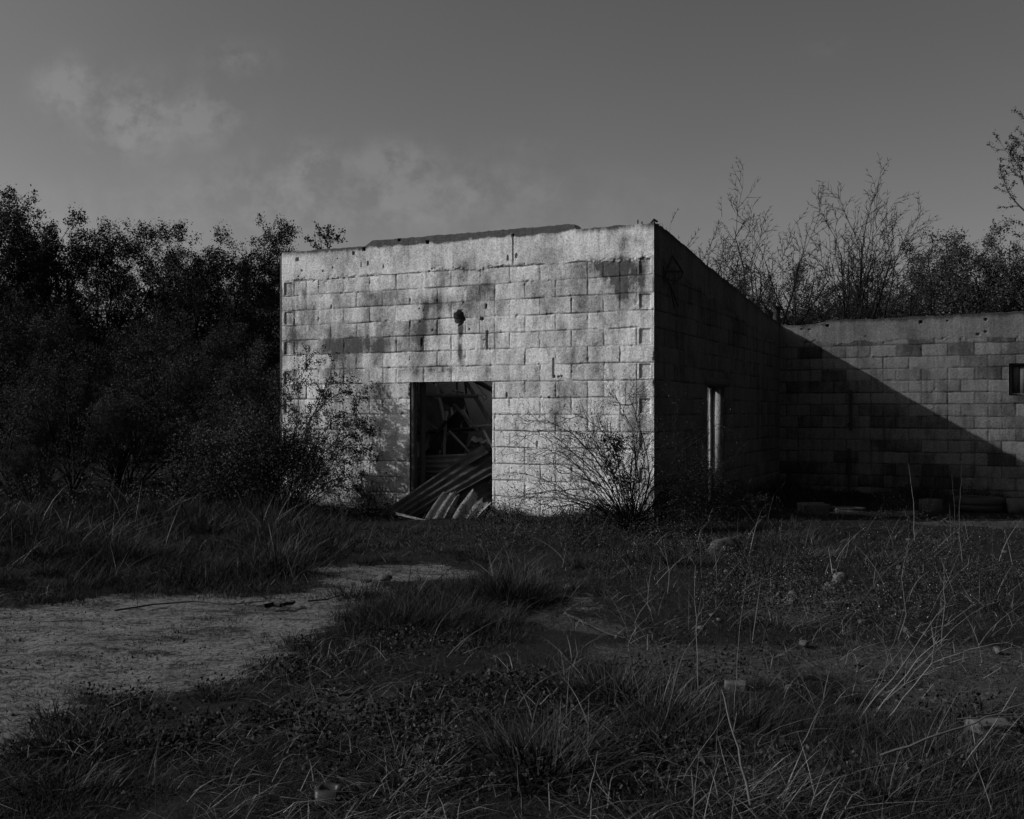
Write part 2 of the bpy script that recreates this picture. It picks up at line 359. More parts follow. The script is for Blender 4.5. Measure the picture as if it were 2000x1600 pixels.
def wall(name, parent, A, D, N, L, lo, topf, T, step, mat, bandf, bw_=0.4, flip=False, phase=0.0, openings=(), holes=(), seed=1, recess=False,
         ch=0.2, h0=0.02, paint=None, jamp=1.0):
    npx = int(L/step)+1; p1 = np.linspace(0, L, npx); tp = topf(p1); hb = tp.min()-0.04
    r1 = np.linspace(lo, hb, int((hb-lo)/step)+1); n2 = max(4, int((tp.max()-hb)/step)+1); r2 = np.linspace(0, 1, n2+1)[1:]
    Hh = np.concatenate([np.repeat(r1[:, None], npx, 1), hb+(tp[None, :]-hb)*r2[:, None]], 0); Pp = np.repeat(p1[None, :], len(Hh), 0)
    wx = (fbm(Pp*6, Hh*6, seed+1, 3)-0.5)*0.018; wy = (fbm(Pp*4+9, Hh*7, seed+2, 3)-0.5)*0.018
    pe = (L-Pp)+wx; he = Hh+wy                                   # measured from the right end
    r = np.floor((he-h0)/ch).astype(int); hr = (he-h0)/ch-r
    rnd = np.random.default_rng(seed); tabr = rnd.random((64, 128))
    even = (r % 2 == 0)
    ph = phase+np.where(even, 0.5*bw_, 0.0)
    c = np.floor((pe-ph)/bw_).astype(int); fx = (pe-ph)/bw_-c
    hsh = tabr[r & 63, c & 127]; hs2 = tabr[(r+17) & 63, (c+31) & 127]; hs3 = tabr[(r+31) & 63, (c+7) & 127]
    up = hr > 0.5; rj = np.where(up, r+1, r)
    dh = np.minimum(hr, 1-hr)*ch; dv = np.minimum(fx, 1-fx)*bw_
    cj = np.where(fx > 0.5, c+1, c)
    vish = sst(0.2, 0.5, vnoise(pe*2.3, rj*5.7, seed+3))*0.75+0.4; visv = np.where(tabr[(r+5) & 63, (cj+50) & 127] > 0.3, 0.8, 0.2)*(.6+.8*vnoise(pe*9, he*14, seed+31))
    if jamp > 1: vish = np.maximum(vish, 0.8); visv = np.maximum(visv, 0.8)
    wj = 0.0045+0.0045*vnoise(pe*17, he*17, seed+4)
    jh = np.exp(-(dh/wj)**2)*vish; jv = np.exp(-(dv/wj)**2)*visv
    halfj = np.where(hs3 > 0.86, np.exp(-(np.abs(fx-0.5)*bw_/wj)**2)*0.8, 0); joint = np.maximum(np.maximum(jh, jv), halfj)
    chip = sst(0.66, 0.8, fbm(pe*14, he*14, seed+5, 3))*np.exp(-np.minimum(dh, dv)/0.02)
    joint = joint*(sst(0.22, 0.5, fbm(pe*7, he*7, seed+21, 3)) if jamp < 2 else 1.0); e = -0.008*joint - 0.012*chip + (hsh-0.5)*0.005 + (hs2-0.5)*(fx-0.5)*0.010 + (hs3-0.5)*(hr-0.5)*0.006
    e += (fbm(pe*30, he*30, seed+6, 3)-0.5)*0.005 - 0.0022*np.exp(-np.minimum(dh, dv)/0.012)
    # smooth concrete ring beam on top with a ragged lower edge
    bl = bandf(Pp)+(fbm(Pp*3, Hh*0+2, seed+8, 4)-0.5)*0.10+(vnoise(Pp*25, Hh*9, seed+9)-0.5)*0.015
    band = sst(-0.006, 0.006, Hh-bl)
    rag = np.exp(-((Hh-bl)/0.035)**2)*sst(0.5, 0.66, fbm(Pp*26, Hh*34, seed+10, 3))*sst(.4, .55, fbm(Pp*2.5, Hh*0, seed+30, 2))
    eb = 0.003+(fbm(Pp*2.2, Hh*2.2, seed+11, 3)-0.5)*0.012+(fbm(Pp*40, Hh*40, seed+12, 2)-0.5)*0.002
    e = e*(1-band)+eb*band - rag*0.012
    joint = joint*(1-band)
    if recess:
        ev = (r % 2 == 0) & (Hh < bandf(Pp))
        for endd in ((L-Pp), Pp) if recess == 2 else ((L-Pp),):
            re = sst(0.036, 0.044, endd)*sst(0.172, 0.164, endd)*sst(0.012, 0.02, dh)*ev
            e = e-0.019*re
            rj2 = np.exp(-(np.abs(endd-0.205)/0.006)**2)*ev; joint = np.maximum(joint, rj2*0.8)
    # stains
    blk = (hsh-0.5)*(0.5 if jamp < 2 else 1.25)*(1-band)
    streak = fbm(Pp*5, Hh*0.8, seed+14, 4); st = 0.30+blk+(streak-0.5)*0.9+(fbm(Pp*1.3, Hh*1.3, seed+15, 4)-0.5)*1.3+(fbm(Pp*9, Hh*4, seed+19, 3)-0.5)*0.8
    drip = sst(0.42, 0.65, fbm(Pp*7, Hh*0.5, seed+16, 3))
    topd = topf(Pp)-Hh
    st = np.where(band > 0.5, 0.16+(streak-0.5)*0.9+(fbm(Pp*1.8, Hh*2.2, seed+15, 4)-0.5)*0.9+drip*0.35*np.exp(-topd/0.22), st)
    st += 0.9*np.exp(-(topd/0.05)**2)*(0.5+fbm(Pp*9, Hh*9, seed+17, 3)) + 0.5*joint*0
    st += 0.5*sst(0.35, 0.0, Hh)*fbm(Pp*4, Hh*4, seed+18, 3)
    if paint: st = paint(Pp, Hh, st, band)
    dark = np.zeros_like(e)
    for (hp, hh, rp, rh, dep, kind) in holes:
        nz = (vnoise(Pp*40, Hh*40, seed+20)-0.5)*0.5
        k = np.maximum(np.abs(Pp-hp)/rp, np.abs(Hh-hh)/rh) if kind == 's' else np.hypot((Pp-hp)/rp, (Hh-hh)/rh)
        w = sst(1.15, 0.85, k+nz*(0.5 if kind == 's' else 1.0)); e = e-dep*w; dark = np.maximum(dark, w*min(1, dep*14))
    joint = np.maximum(joint, dark)
    kill = np.zeros((Hh.shape[0]-1, npx-1), bool)
    cp = (Pp[:-1, :-1]+Pp[1:, 1:])/2; chh = (Hh[:-1, :-1]+Hh[1:, 1:])/2
    for (p0, p1_, a0, a1) in openings: kill |= (cp > p0) & (cp < p1_) & (chh > a0) & (chh < a1)
    K = ~kill
    X = A[0]+D[0]*Pp+N[0]*e; Y = A[1]+D[1]*Pp+N[1]*e; V = np.stack([X, Y, Hh], -1).reshape(-1, 3)
    id_ = np.arange(V.shape[0]).reshape(Hh.shape)
    f = np.stack([id_[:-1, :-1], id_[:-1, 1:], id_[1:, 1:], id_[1:, :-1]], -1)[K]
    Kp = np.pad(K, 1)
    he_ = Kp[1:, 1:-1] != Kp[:-1, 1:-1]           # horizontal edges (rows, cols-1)
    ve_ = Kp[1:-1, 1:] != Kp[1:-1, :-1]
    E = np.concatenate([np.stack([id_[:, :-1][he_], id_[:, 1:][he_]], 1), np.stack([id_[:-1, :][ve_], id_[1:, :][ve_]], 1)])
    ub, inv = np.unique(E, return_inverse=True); inv = inv.reshape(E.shape)
    Vf = V.copy(); ri = V[ub]; ef = e.ravel()[ub]
    nmid = 5; layers = [ub]; allV = [V]; cnt = len(V)
    for k in range(1, nmid+1):
        dd = T*k/nmid; q_ = ri.copy(); jit = (vnoise(ri[:, 0]*30+k*7, ri[:, 2]*30, seed+22)-0.5)*0.012*(0 if k == nmid else 1)
        q_[:, 0] -= N[0]*(dd+ef); q_[:, 1] -= N[1]*(dd+ef); q_[:, 2] += jit
        allV.append(q_); layers.append(np.arange(cnt, cnt+len(q_))); cnt += len(q_)
    rim = []
    for k in range(nmid):
        a, b_ = layers[k], layers[k+1]; rim.append(np.stack([a[inv[:, 0]], a[inv[:, 1]], b_[inv[:, 1]], b_[inv[:, 0]]], 1))
    # back face
    bp = sorted(set([0.0, L]+[v for o in openings for v in o[:2] if 0 < v < L]+list(np.arange(0.4, L, 0.4))))
    bh = sorted(set([lo, hb]+[v for o in openings for v in o[2:] if lo < v < hb]))
    bv = []; 
    for i, h in enumerate(bh+[None]):
        for p in bp:
            hh = h if h is not None else float(topf(np.array([p]))[0]); bv.append([A[0]+D[0]*p-N[0]*T, A[1]+D[1]*p-N[1]*T, hh])
    bf = []; nb = len(bp)
    for i in range(len(bh)):
        for j in range(nb-1):
            mp = (bp[j]+bp[j+1])/2; mh = (bh[i]+(bh[i+1] if i+1 < len(bh) else bh[i]+0.02))/2
            if any(o[0] < mp < o[1] and o[2] < mh < o[3] for o in openings): continue
            bf.append([cnt+i*nb+j, cnt+i*nb+j+1, cnt+(i+1)*nb+j+1, cnt+(i+1)*nb+j])
    allV.append(np.array(bv)); V = np.concatenate(allV)
    na = len(V)-e.size
    stv = np.concatenate([st.ravel(), np.full(na, 0.45)]); jv_ = np.concatenate([joint.ravel(), np.zeros(na)])
    return mk(name, V, [f, np.concatenate(rim), np.array(bf)], mat, parent, {'stain': stv, 'joint': jv_}, False)

PB = (CR[0], CR[1], 0.0)
bld = empty('block_building', PB, 'roofless whitewashed concrete block building with an open doorway and shaded side wall', 'building')
# top line of the front wall, with the raised lip of old screed in its middle
def front_top(p):
    p = np.asarray(p, float); p0 = FW(718, 480)[0]; p1 = FW(1124, 440)[0]
    t = 3.42-0.012*sst(0, 2, p)+(fbm(p*3, p*0, 61, 3)-0.5)*0.02+(vnoise(p*21, p*0, 62)-0.5)*0.012
    lip = sst(p0-0.06, p0+0.09, p)*sst(p1+0.012, p1-0.012, p)*(0.06+0.012*fbm(p*5, p*0, 63, 2))
    return t+lip
def front_band(p): return 3.03-0.02*p/WF+0.05*sst(2.2, 1.6, p)*0
def paint_front(P_, H_, st, band):
    nzb = 0.15+3.2*np.maximum(fbm(P_*8, H_*3.5, 91, 5, .65)-.27, 0)*np.where(vnoise(np.floor((WF-P_)/.2)+.5, np.floor((H_-.02)/.2)+.5, 93) > .35, 1.15, .55)
    def blob(x, y, rx, ry, a):
        p, h = FW(x, y); a = a*(1.35 if a > 0 else 1); return a*np.exp(-(((P_-p)/rx)**2+((H_-h)/ry)**2))*np.clip(nzb, 0, 2)
    for b_ in ((1215,545,0.22,0.22,0.75),(1180,520,0.25,0.12,0.5),(1250,590,0.12,0.35,0.35),(900,640,0.035,0.28,0.9),(898,690,0.03,0.15,0.9),(700,675,0.35,0.14,0.55),
               (600,600,0.30,0.5,0.30),(860,590,0.5,0.10,0.35),(905,530,0.30,0.12,0.25),(690,700,0.20,0.2,0.3),(960,560,0.2,0.12,0.25),(1170,650,0.15,0.3,0.2),
               (575,650,0.12,0.8,0.3),(850,722,0.35,0.05,0.5),(1240,470,0.25,0.10,0.45),(620,520,0.2,0.1,-0.2),(1080,470,0.4,0.15,-0.25),
               (1060,850,0.8,0.7,-0.32),(1050,660,0.5,0.3,-0.15)):
        st = st+blob(*b_)
    # dark weathered lip
    p0 = FW(718, 480)[0]; p1 = FW(1124, 440)[0]
    lipz = sst(p0, p0+0.15, P_)*sst(p1+0.01, p1-0.01, P_)*sst(3.365, 3.40, H_+(fbm(P_*7, H_*7, 71, 3)-0.5)*0.06)
    return st+lipz*(.55+1.5*(fbm(P_*9, H_*14, 77, 3)-.25))
hl = []
for (x, y, a, b_, d, k) in [(581,507,.022,.022,.05,'s'),(711,487,.02,.022,.05,'s'),(691,495,.016,.02,.04,'s'),(780,469,.018,.016,.04,'s'),(835,473,.02,.02,.05,'s'),
        (719,515,.012,.03,.03,'c'),(706,517,.006,.03,.02,'c'),(590,529,.015,.014,.03,'c'),(650,523,.012,.010,.03,'c'),(631,530,.012,.012,.03,'c'),(583,540,.010,.010,.03,'c'),
        (898,621,.072,.085,.16,'c'),(941,623,.022,.018,.05,'c'),(950,598,.012,.03,.03,'c'),(951,665,.014,.11,.03,'s'),(946,664,.008,.008,.02,'c'),(820,628,.012,.008,.03,'c'),
        (845,645,.012,.010,.03,'c'),(819,603,.008,.008,.03,'c'),(917,643,.010,.010,.03,'c'),(824,669,.014,.06,.02,'c'),(1002,460,.016,.016,.05,'s'),(1002,487,.006,.17,.02,'s'),
        (1173,441,.02,.015,.04,'s'),(1082,735,.02,.02,.03,'c'),(1091,736,.014,.012,.03,'c'),(1097,735,.012,.010,.03,'c'),(1081,718,.010,.10,.02,'s'),(992,505,.01,.04,.02,'c'),
        (1009,500,.014,.03,.02,'c'),(785,808,.015,.012,.03,'c'),(1072,776,.014,.01,.03,'c'),(990,772,.010,.03,.02,'c'),(1049,868,.012,.035,.02,'c'),
        (749,521,.008,.04,.015,'c'),(660,505,.01,.008,.02,'c'),(905,590,.01,.01,.02,'c')]:
    p, h = FW(x, y); hl.append((p, h, a, b_, d, k))
DP0 = FW(800, 800)[0]; DP1 = FW(962, 800)[0]; DTOP = 1.635
wall('front_wall', bld, CL, dF, nF, WF, -0.25, front_top, 0.19, 0.0075, M_FRONT, front_band, bw_=WF/13, openings=[(DP0, DP1, -0.3, DTOP)], holes=hl, seed=5, recess=2, paint=paint_front)
def side_top(p):
    p = np.asarray(p, float); return 3.42-0.632*p/WS+(fbm(p*3, p*0, 65, 3)-0.5)*0.03+(vnoise(p*17, p*0, 66)-0.5)*0.012
SP0, SP1, STOP = 2.23, 3.04, 1.60
CRS = CR + nS*0.014 + dS*0.036
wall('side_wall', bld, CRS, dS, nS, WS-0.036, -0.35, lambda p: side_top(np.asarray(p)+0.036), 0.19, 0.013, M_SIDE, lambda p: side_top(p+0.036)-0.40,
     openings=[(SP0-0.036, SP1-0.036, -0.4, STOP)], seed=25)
# left and rear walls of the room (rougher grid), and an unseen deck added for shade
CLl = CL+(-nF)*0.195
LB = CL+(IN-CR)                     # rear left corner
dL = dS
wall('left_wall', bld, CLl, dL, -nS, WS-0.4, -0.25, lambda p: side_top(p+0.19), -0.19, 0.03, M_SIDE, lambda p: side_top(p)-0.40, seed=35)
LBo = LB-nS*0.0; LR = float(np.linalg.norm(IN-LB))
wall('rear_wall', bld, LB-dF*0.0-nF*0.0, dF, nF, LR-0.2, -0.35, lambda p: 2.78+0*p, 0.19, 0.03, M_SIDE, lambda p: 2.4+0*p, seed=45)
# inner partition, plastered pale, seen through the doorway
PA = CL-nF*3.3+dF*0.2
g = Geo(); n_ = 30
for_p = np.linspace(0, 4.2, n_)
g.box((PA+dF*2.1-nF*0.06).tolist()+[1.25], (4.2, 0.10, 2.9), [[dF[0], -dF[1], 0], [dF[1], dF[0], 0], [0, 0, 1]])
g.build('partition_wall', M_PLAST, bld)
# unseen purlins and roof deck, added and sized to keep sun off the partition
g = Geo()
for k in range(2):
    qd = 1.45+k*0.6; a = wp(CL, dF, nF, 0.22, 3.02-0.09*qd, -qd); b_ = wp(CL, dF, nF, 2.3, 3.00-0.09*qd, -qd); g.beam(a, b_, 0.05, 0.09)
g.build('shade_purlins', M_WOODD, bld)
nu, nv = 60, 20; vv = []
for i in range(nu+1):
    for j in range(nv+1):
        p = 0.22+1.5*i/nu; qd = 1.4+0.95*j/nv; z = 3.09-0.09*qd+0.018*math.sin(p*2*math.pi/0.18)
        vv.append(wp(CL, dF, nF, p, z, -qd))
ii = np.arange((nu+1)*(nv+1)).reshape(nu+1, nv+1)
mk('shade_deck', np.array(vv), np.stack([ii[:-1, :-1], ii[1:, :-1], ii[1:, 1:], ii[:-1, 1:]], -1).reshape(-1, 4), M_SHEETD, bld)
# doorway frame of timber on the left jamb, and lintel board
g = Geo(); 
g.beam(wp(CL, dF, nF, DP0+0.03, -0.1, -0.06), wp(CL, dF, nF, DP0+0.03, DTOP-0.005, -0.06), 0.055, 0.09)
g.beam(wp(CL, dF, nF, DP0+0.10, -0.1, -0.16), wp(CL, dF, nF, DP0+0.10, DTOP-0.005, -0.16), 0.075, 0.05)
g.build('door_frame', M_WOODD, bld)
# side doorway: jamb plaster strip lit by the sun and a timber frame
g = Geo(); g.beam(wp(CR, dS, nS, SP1-0.022, -0.2, -0.165), wp(CR, dS, nS, SP1-0.022, STOP-0.02, -0.165), 0.03, 0.045)
g.build('door_frame', M_WOODL, bld)
g = Geo(); g.beam(wp(CR, dS, nS, SP0-0.12, STOP+0.06, 0.003), wp(CR, dS, nS, SP1+0.22, STOP+0.06, 0.003), 0.03, 0.12)
g.beam(wp(CR, dS, nS, SP1+0.06, -0.2, 0.0), wp(CR, dS, nS, SP1+0.06, STOP, 0.0), 0.02, 0.10)
g.build('door_surround', M_CONC, bld)
# pale render on the far jamb of the side door
g = Geo(); c = wp(CR, dS, nS, SP1-0.003, 0.72, -0.085); g.box(c, (0.13, 0.006, 1.74), [[nS[0], dS[0], 0], [nS[1], dS[1], 0], [0, 0, 1]])
g.build('door_jamb', plain_mat('lime_wash', 0.30, 0.35, 6, (1, 1, 0.5)), bld)

def tubes(paths, r, sides=5):
    segs = []
    for pth in paths:
        for a, b_ in zip(pth[:-1], pth[1:]): segs.append([*a, *b_, r, r])
    return seg_mesh(segs, sides)
# starter bars on the corner and the loop of wire hanging on the side wall
for (x, y0, y1, dx) in ((1241, 434, 426, 0), (1249, 434, 430, 0)):
    p, h = FW(x, y0); a = wp(CL, dF, nF, p, 3.38, -0.08); b_ = wp(CL, dF, nF, p+0.005, 3.42+(y0-y1)/F*11.5, -0.08)
    V, f_ = tubes([[a, b_]], 0.009); mk('starter_bar', V, f_, M_IRON, bld)
V, f_ = tubes([[wp(CR, dS, nS, 0.02, 3.40, -0.05), wp(CR, dS, nS, 0.06, 3.455, -0.02), wp(CR, dS, nS, 0.12, 3.44, 0.0)], [wp(CR, dS, nS, 0.10, 3.36, -0.03), wp(CR, dS, nS, 0.11, 3.44, -0.03)]], 0.012)
mk('starter_bar', V, f_, M_IRON, bld)
def swp(x, y, out=0.03): p, h = SW(x, y); return wp(CR, dS, nS, p, h, out)
V, f_ = tubes([[swp(1291,520), swp(1292,548), swp(1309,500), swp(1330,532), swp(1327,541), swp(1306,558), swp(1296,545)], [swp(1291,530), swp(1329,530)],
               [swp(1292,548,.04), swp(1301,560,.05), swp(1311,602,.04)], [swp(1303,562,.05), swp(1316,598,.05)]], 0.007)
w_ = mk('wire_loop', V, f_, M_IRON); tag(w_, 'bent rusty wire loop hanging high on the shaded side wall', 'wire')

# ---- the lower wing on the right
wing = empty('block_wing', (IN[0], IN[1], 0.0), 'low grey concrete block wing crossed by a diagonal shadow, beside the taller building', 'building')
def wing_top(p):
    p = np.asarray(p, float); s0 = WW_(1608, 630)[0]
    return 2.775+0.02*p/4+0.055*sst(s0, s0+0.05, p)+0.02*sst(2, 4, p)+(fbm(p*2.5, p*0, 67, 4)-0.5)*0.05+(vnoise(p*19, p*0, 68)-0.5)*0.015
wo0 = WW_(1970, 709); wo1 = WW_(1970, 773)
whl = []
for (x, y, a, b_, d, k) in [(1616,636,.03,.02,.05,'c'),(1798,629,.022,.024,.05,'s'),(1850,627,.015,.015,.03,'c'),(1925,624,.022,.02,.04,'c'),(1566,643,.03,.012,.03,'s'),(1581,644,.03,.012,.03,'s'),
                            (1910,653,.03,.02,.03,'c'),(1925,648,.03,.015,.03,'c'),(1690,657,.012,.01,.03,'c'),(1820,800,.01,.01,.02,'c')]:
    p, h = WW_(x, y); whl.append((p, h, a, b_, d, k))
def paint_wing(P_, H_, st, band):
    for (x, y, rx, ry, a) in ((1720,690,.12,.10,-.7),(1640,630,.6,.06,-.4),(1870,680,.3,.2,.15)):
        p, h = WW_(x, y); st = st+a*np.exp(-(((P_-p)/rx)**2+((H_-h)/ry)**2))
    return st
INW = IN+dW*0.004-nW*0.0
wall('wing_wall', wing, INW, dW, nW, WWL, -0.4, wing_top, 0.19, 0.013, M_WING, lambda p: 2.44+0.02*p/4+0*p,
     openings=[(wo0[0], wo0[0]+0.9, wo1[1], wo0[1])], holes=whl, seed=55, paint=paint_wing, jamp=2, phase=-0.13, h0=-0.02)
wf = Geo(); wa, wb, z0, z1 = wo0[0], wo0[0]+0.9, wo1[1], wo0[1]
wf.beam(wp(INW, dW, nW, wa+0.02, z0, -0.07), wp(INW, dW, nW, wa+0.02, z1, -0.07), 0.035, 0.06); wf.beam(wp(INW, dW, nW, wb-0.02, z0, -0.07), wp(INW, dW, nW, wb-0.02, z1, -0.07), 0.035, 0.06)
wf.beam(wp(INW, dW, nW, wa+0.04, z0+0.02, -0.07), wp(INW, dW, nW, wb-0.04, z0+0.02, -0.07), 0.06, 0.035); wf.beam(wp(INW, dW, nW, wa+0.04, z1-0.02, -0.07), wp(INW, dW, nW, wb-0.04, z1-0.02, -0.07), 0.06, 0.035)
wfo = wf.build('window', M_WOODD, wing); 
wf = Geo()
for k in range(7):
    p = wa+0.10+k*0.118; wf.box(wp(INW, dW, nW, p, (z0+z1)/2, -0.10+0.006*(k % 2)), (0.108, 0.02, z1-z0-0.07), [[dW[0], -dW[1], 0], [dW[1], dW[0], 0], [0, 0, 1]])
bo = wf.build('boards', M_WOODD, wfo, wp=False)
# boards are children of the window, which itself sits at the wing's origin
bo.location = tuple(-np.array(wing.location))
# wing end wall and back so that it is a room, not a sheet
E1 = INW+dW*(WWL-0.19)
wall('wing_end_wall', wing, E1-nW*0.195, -nW, dW, 4.0, -0.4, lambda p: 2.7+0*p, 0.19, 0.04, M_WING, lambda p: 2.4+0*p, seed=75)
# drain pipe in two pieces
dp = Geo(); p, _ = WW_(1661, 800)
V, f_ = tubes([[wp(INW, dW, nW, p, 1.62, .05), wp(INW, dW, nW, p, 0.95, .05)]], 0.028, 8)
pipe = empty('drain_pipe', wp(INW, dW, nW, p, 0, 0.05), 'broken dark drain pipe fixed upright to the shaded wing wall', 'pipe')
mk('upper_pipe', V, f_, M_IRON, pipe, smooth=True)
V, f_ = tubes([[wp(INW, dW, nW, p-0.02, 0.62, .05), wp(INW, dW, nW, p-0.02, -0.15, .05)]], 0.024, 8)
mk('lower_pipe', V, f_, M_IRON, pipe, smooth=True)
g = Geo()
for z in (1.55, 1.05, 0.45):
    g = Geo(); g.box(wp(INW, dW, nW, p-0.01, z, .035), (0.075, 0.07, 0.02), [[dW[0], -dW[1], 0], [dW[1], dW[0], 0], [0, 0, 1]])
    g.build('pipe_bracket', M_IRON, pipe)
# two old posts standing behind the walls
for (x, w, lab) in ((1499, 0.13, 'left one of two stubby concrete posts above the wall junction'), (1515, 0.15, 'right one of two stubby concrete posts above the wall junction')):
    a = px(x, 607 if x < 1510 else 600, 20.5); g = Geo(); g.beam([a[0], 20.5, -0.1], a, w, w)
    tag(g.build('concrete_post', M_PALE), lab, 'post', 'posts behind the wall junction')

# ------------------------------------------------------------------ rubbish in the doorway
RG = np.random.default_rng(3)
def wd(x, y, dep):                # photo pixel at a depth measured from the front wall plane (dep > 0 is inside)
    u = (x-1000)/F; A = CL-nF*dep; p = (u*A[1]-A[0])/(dF[0]-u*dF[1]); Y = A[1]+p*dF[1]; return px(x, y, Y)
timbers = [
 ((806,771),(934,774),0.9,1.0,.03,.05,'w','horizontal rail across the upper part of the doorway'),
 ((908,742),(966,838),1.1,1.0,.035,.05,'w','long rafter slanting down at the upper right of the doorway'),
 ((851,742),(868,822),1.3,1.1,.045,.04,'l','grey stud leaning down from the top centre of the doorway'),
 ((871,818),(867,892),0.9,0.9,.035,.03,'l','pale upright stick in the middle of the doorway heap'),
 ((806,845),(938,837),1.2,1.2,.05,.04,'d','dark level beam halfway down the doorway'),
 ((877,842),(920,885),0.8,0.8,.03,.025,'l','pale slat slanting down right in the doorway heap'),
 ((886,790),(935,843),1.0,1.0,.035,.03,'w','short timber slanting under the long rafter'),
 ((836,870),(877,817),0.9,0.8,.03,.03,'d','dark stick leaning up to the pale rag in the doorway'),
 ((925,833),(962,830),0.7,0.7,.05,.03,'w','board end lying level against the right jamb'),
 ((945,840),(964,876),0.6,0.6,.04,.03,'l','pale board slanting down beside the right jamb'),
 ((815,808),(834,844),1.2,1.1,.05,.03,'w','short board leaning at the left of the doorway heap'),
 ((908,742),(911,770),1.3,1.3,.03,.03,'d','thin hanger above the right end of the rail'),
 ((893,742),(892,772),1.5,1.5,.03,.03,'w','thin hanger above the middle of the rail'),
 ((830,742),(829,768),1.4,1.4,.04,.04,'d','thick hanger above the left end of the rail'),
 ((926,742),(968,765),1.2,1.1,.05,.05,'d','dark rafter crossing the top right corner of the doorway'),
 ((884,762),(905,767),1.4,1.4,.03,.012,'w','small lath hanging above the rail'),
 ((835,868),(842,820),1.4,1.5,.05,.03,'w','board standing behind the left side of the heap'),
 ((855,885),(900,845),1.6,1.6,.05,.04,'d','dark rafter lying deep behind the upright stick'),
 ((902,800),(925,842),1.3,1.3,.09,.012,'l','wide weathered board beside the long rafter'),
 ((808,900),(870,860),1.8,1.7,.05,.04,'d','dark rafter low at the back left of the heap'),
 ((895,800),(845,742),1.5,1.6,.05,.04,'w','rafter slanting up left behind the leaning stud'),
 ((920,876),(880,850),1.5,1.5,.06,.02,'w','splintered board behind the pale slat'),
]
for (a, b_, d0, d1, w, h, k, lab) in timbers:
    g = Geo(); g.beam(wd(*a, d0), wd(*b_, d1), w, h, RG.uniform(-.4, .4))
    tag(g.build('fallen_timber', {'w': M_WOOD, 'l': M_WOODL, 'd': M_WOODD}[k]), lab, 'timber', 'fallen roof timbers in the doorway')
def panel(name, c4, th, mat, label, cat, group=None, nu=24, nv=16, waves=0, amp=0.0, seed=0, bend=0.0, along='u', tear=0.0):
    """sheet between corners a,b (near end) and d,c (far end); waves run across a->b"""
    a, b_, c_, d_ = [np.array(v, float) for v in c4]; nrm = np.cross(b_-a, d_-a); nrm /= np.linalg.norm(nrm)
    if nrm[2] < 0: nrm = -nrm
    if waves: nu = waves*10
    U, V_ = np.meshgrid(np.linspace(0, 1, nu+1), np.linspace(0, 1, nv+1)); ex = 0
    vo = V_ + (tear*(vnoise(U*9+seed, U*0, seed)-0.5))*(np.abs(V_-0.5) > 0.49)
    P_ = (a*(1-U[..., None])+b_*U[..., None])*(1-vo[..., None])+(d_*(1-U[..., None])+c_*U[..., None])*vo[..., None]
    off = amp*np.sin(U*2*math.pi*waves)+bend*np.sin(V_*math.pi)+(fbm(U*4+seed, V_*5, seed+3, 3)-0.5)*0.02
    top = P_+nrm*(off+th/2)[..., None]; bot = P_+nrm*(off-th/2)[..., None]; nvv = (nu+1)*(nv+1)
    ii = np.arange(nvv).reshape(nv+1, nu+1); qd = lambda I: np.stack([I[:-1, :-1], I[:-1, 1:], I[1:, 1:], I[1:, :-1]], -1).reshape(-1, 4)
    rim = np.concatenate([ii[0, :], ii[1:, -1], ii[-1, -2::-1], ii[-2:0:-1, 0]]); r2_ = np.roll(rim, -1)
    o = mk(name, np.concatenate([top.reshape(-1, 3), bot.reshape(-1, 3)]), [qd(ii), qd(ii+nvv), np.stack([rim, r2_, r2_+nvv, rim+nvv], 1)], mat)
    return tag(o, label, cat, group)
SH = 'corrugated sheets in the doorway'
# big dark sheets sliding out of the door
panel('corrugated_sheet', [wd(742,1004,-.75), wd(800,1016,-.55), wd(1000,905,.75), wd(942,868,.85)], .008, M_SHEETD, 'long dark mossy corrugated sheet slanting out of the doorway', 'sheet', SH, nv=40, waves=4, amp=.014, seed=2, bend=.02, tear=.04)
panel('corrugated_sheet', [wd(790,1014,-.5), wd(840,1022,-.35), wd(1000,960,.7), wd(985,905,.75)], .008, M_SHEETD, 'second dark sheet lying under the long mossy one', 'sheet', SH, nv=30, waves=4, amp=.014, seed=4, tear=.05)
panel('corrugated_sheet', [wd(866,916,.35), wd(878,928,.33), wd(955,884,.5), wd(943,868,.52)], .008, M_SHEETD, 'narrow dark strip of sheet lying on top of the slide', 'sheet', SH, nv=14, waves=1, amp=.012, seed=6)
panel('corrugated_sheet', [wd(806,892,.45), wd(806,930,.40), wd(905,932,.5), wd(915,886,.55)], .008, M_SHEET, 'grey corrugated sheet standing on its edge inside the doorway', 'sheet', SH, nv=20, waves=4, amp=.016, seed=7)
panel('corrugated_sheet', [wd(829,1014,-.62), wd(864,1021,-.58), wd(895,966,-.10), wd(866,960,-.12)], .009, M_SHEET, 'pale grey broken corrugated piece on the front of the heap', 'sheet', SH, nv=20, waves=2, amp=.016, seed=8, tear=.22, bend=.02)
panel('corrugated_sheet', [wd(858,1022,-.55), wd(876,1023,-.5), wd(896,972,-.1), wd(888,964,-.1)], .009, M_SHEETL, 'narrow white edged corrugated piece beside the pale grey one', 'sheet', SH, nv=16, waves=1, amp=.020, seed=9, tear=.3, bend=-.015)
panel('corrugated_sheet', [wd(877,1020,-.55), wd(905,1026,-.5), wd(938,982,-.08), wd(917,962,-.05)], .009, M_SHEET, 'broken corrugated piece nearest the right jamb outside', 'sheet', SH, nv=16, waves=1, amp=.022, seed=10, tear=.35, bend=.03)
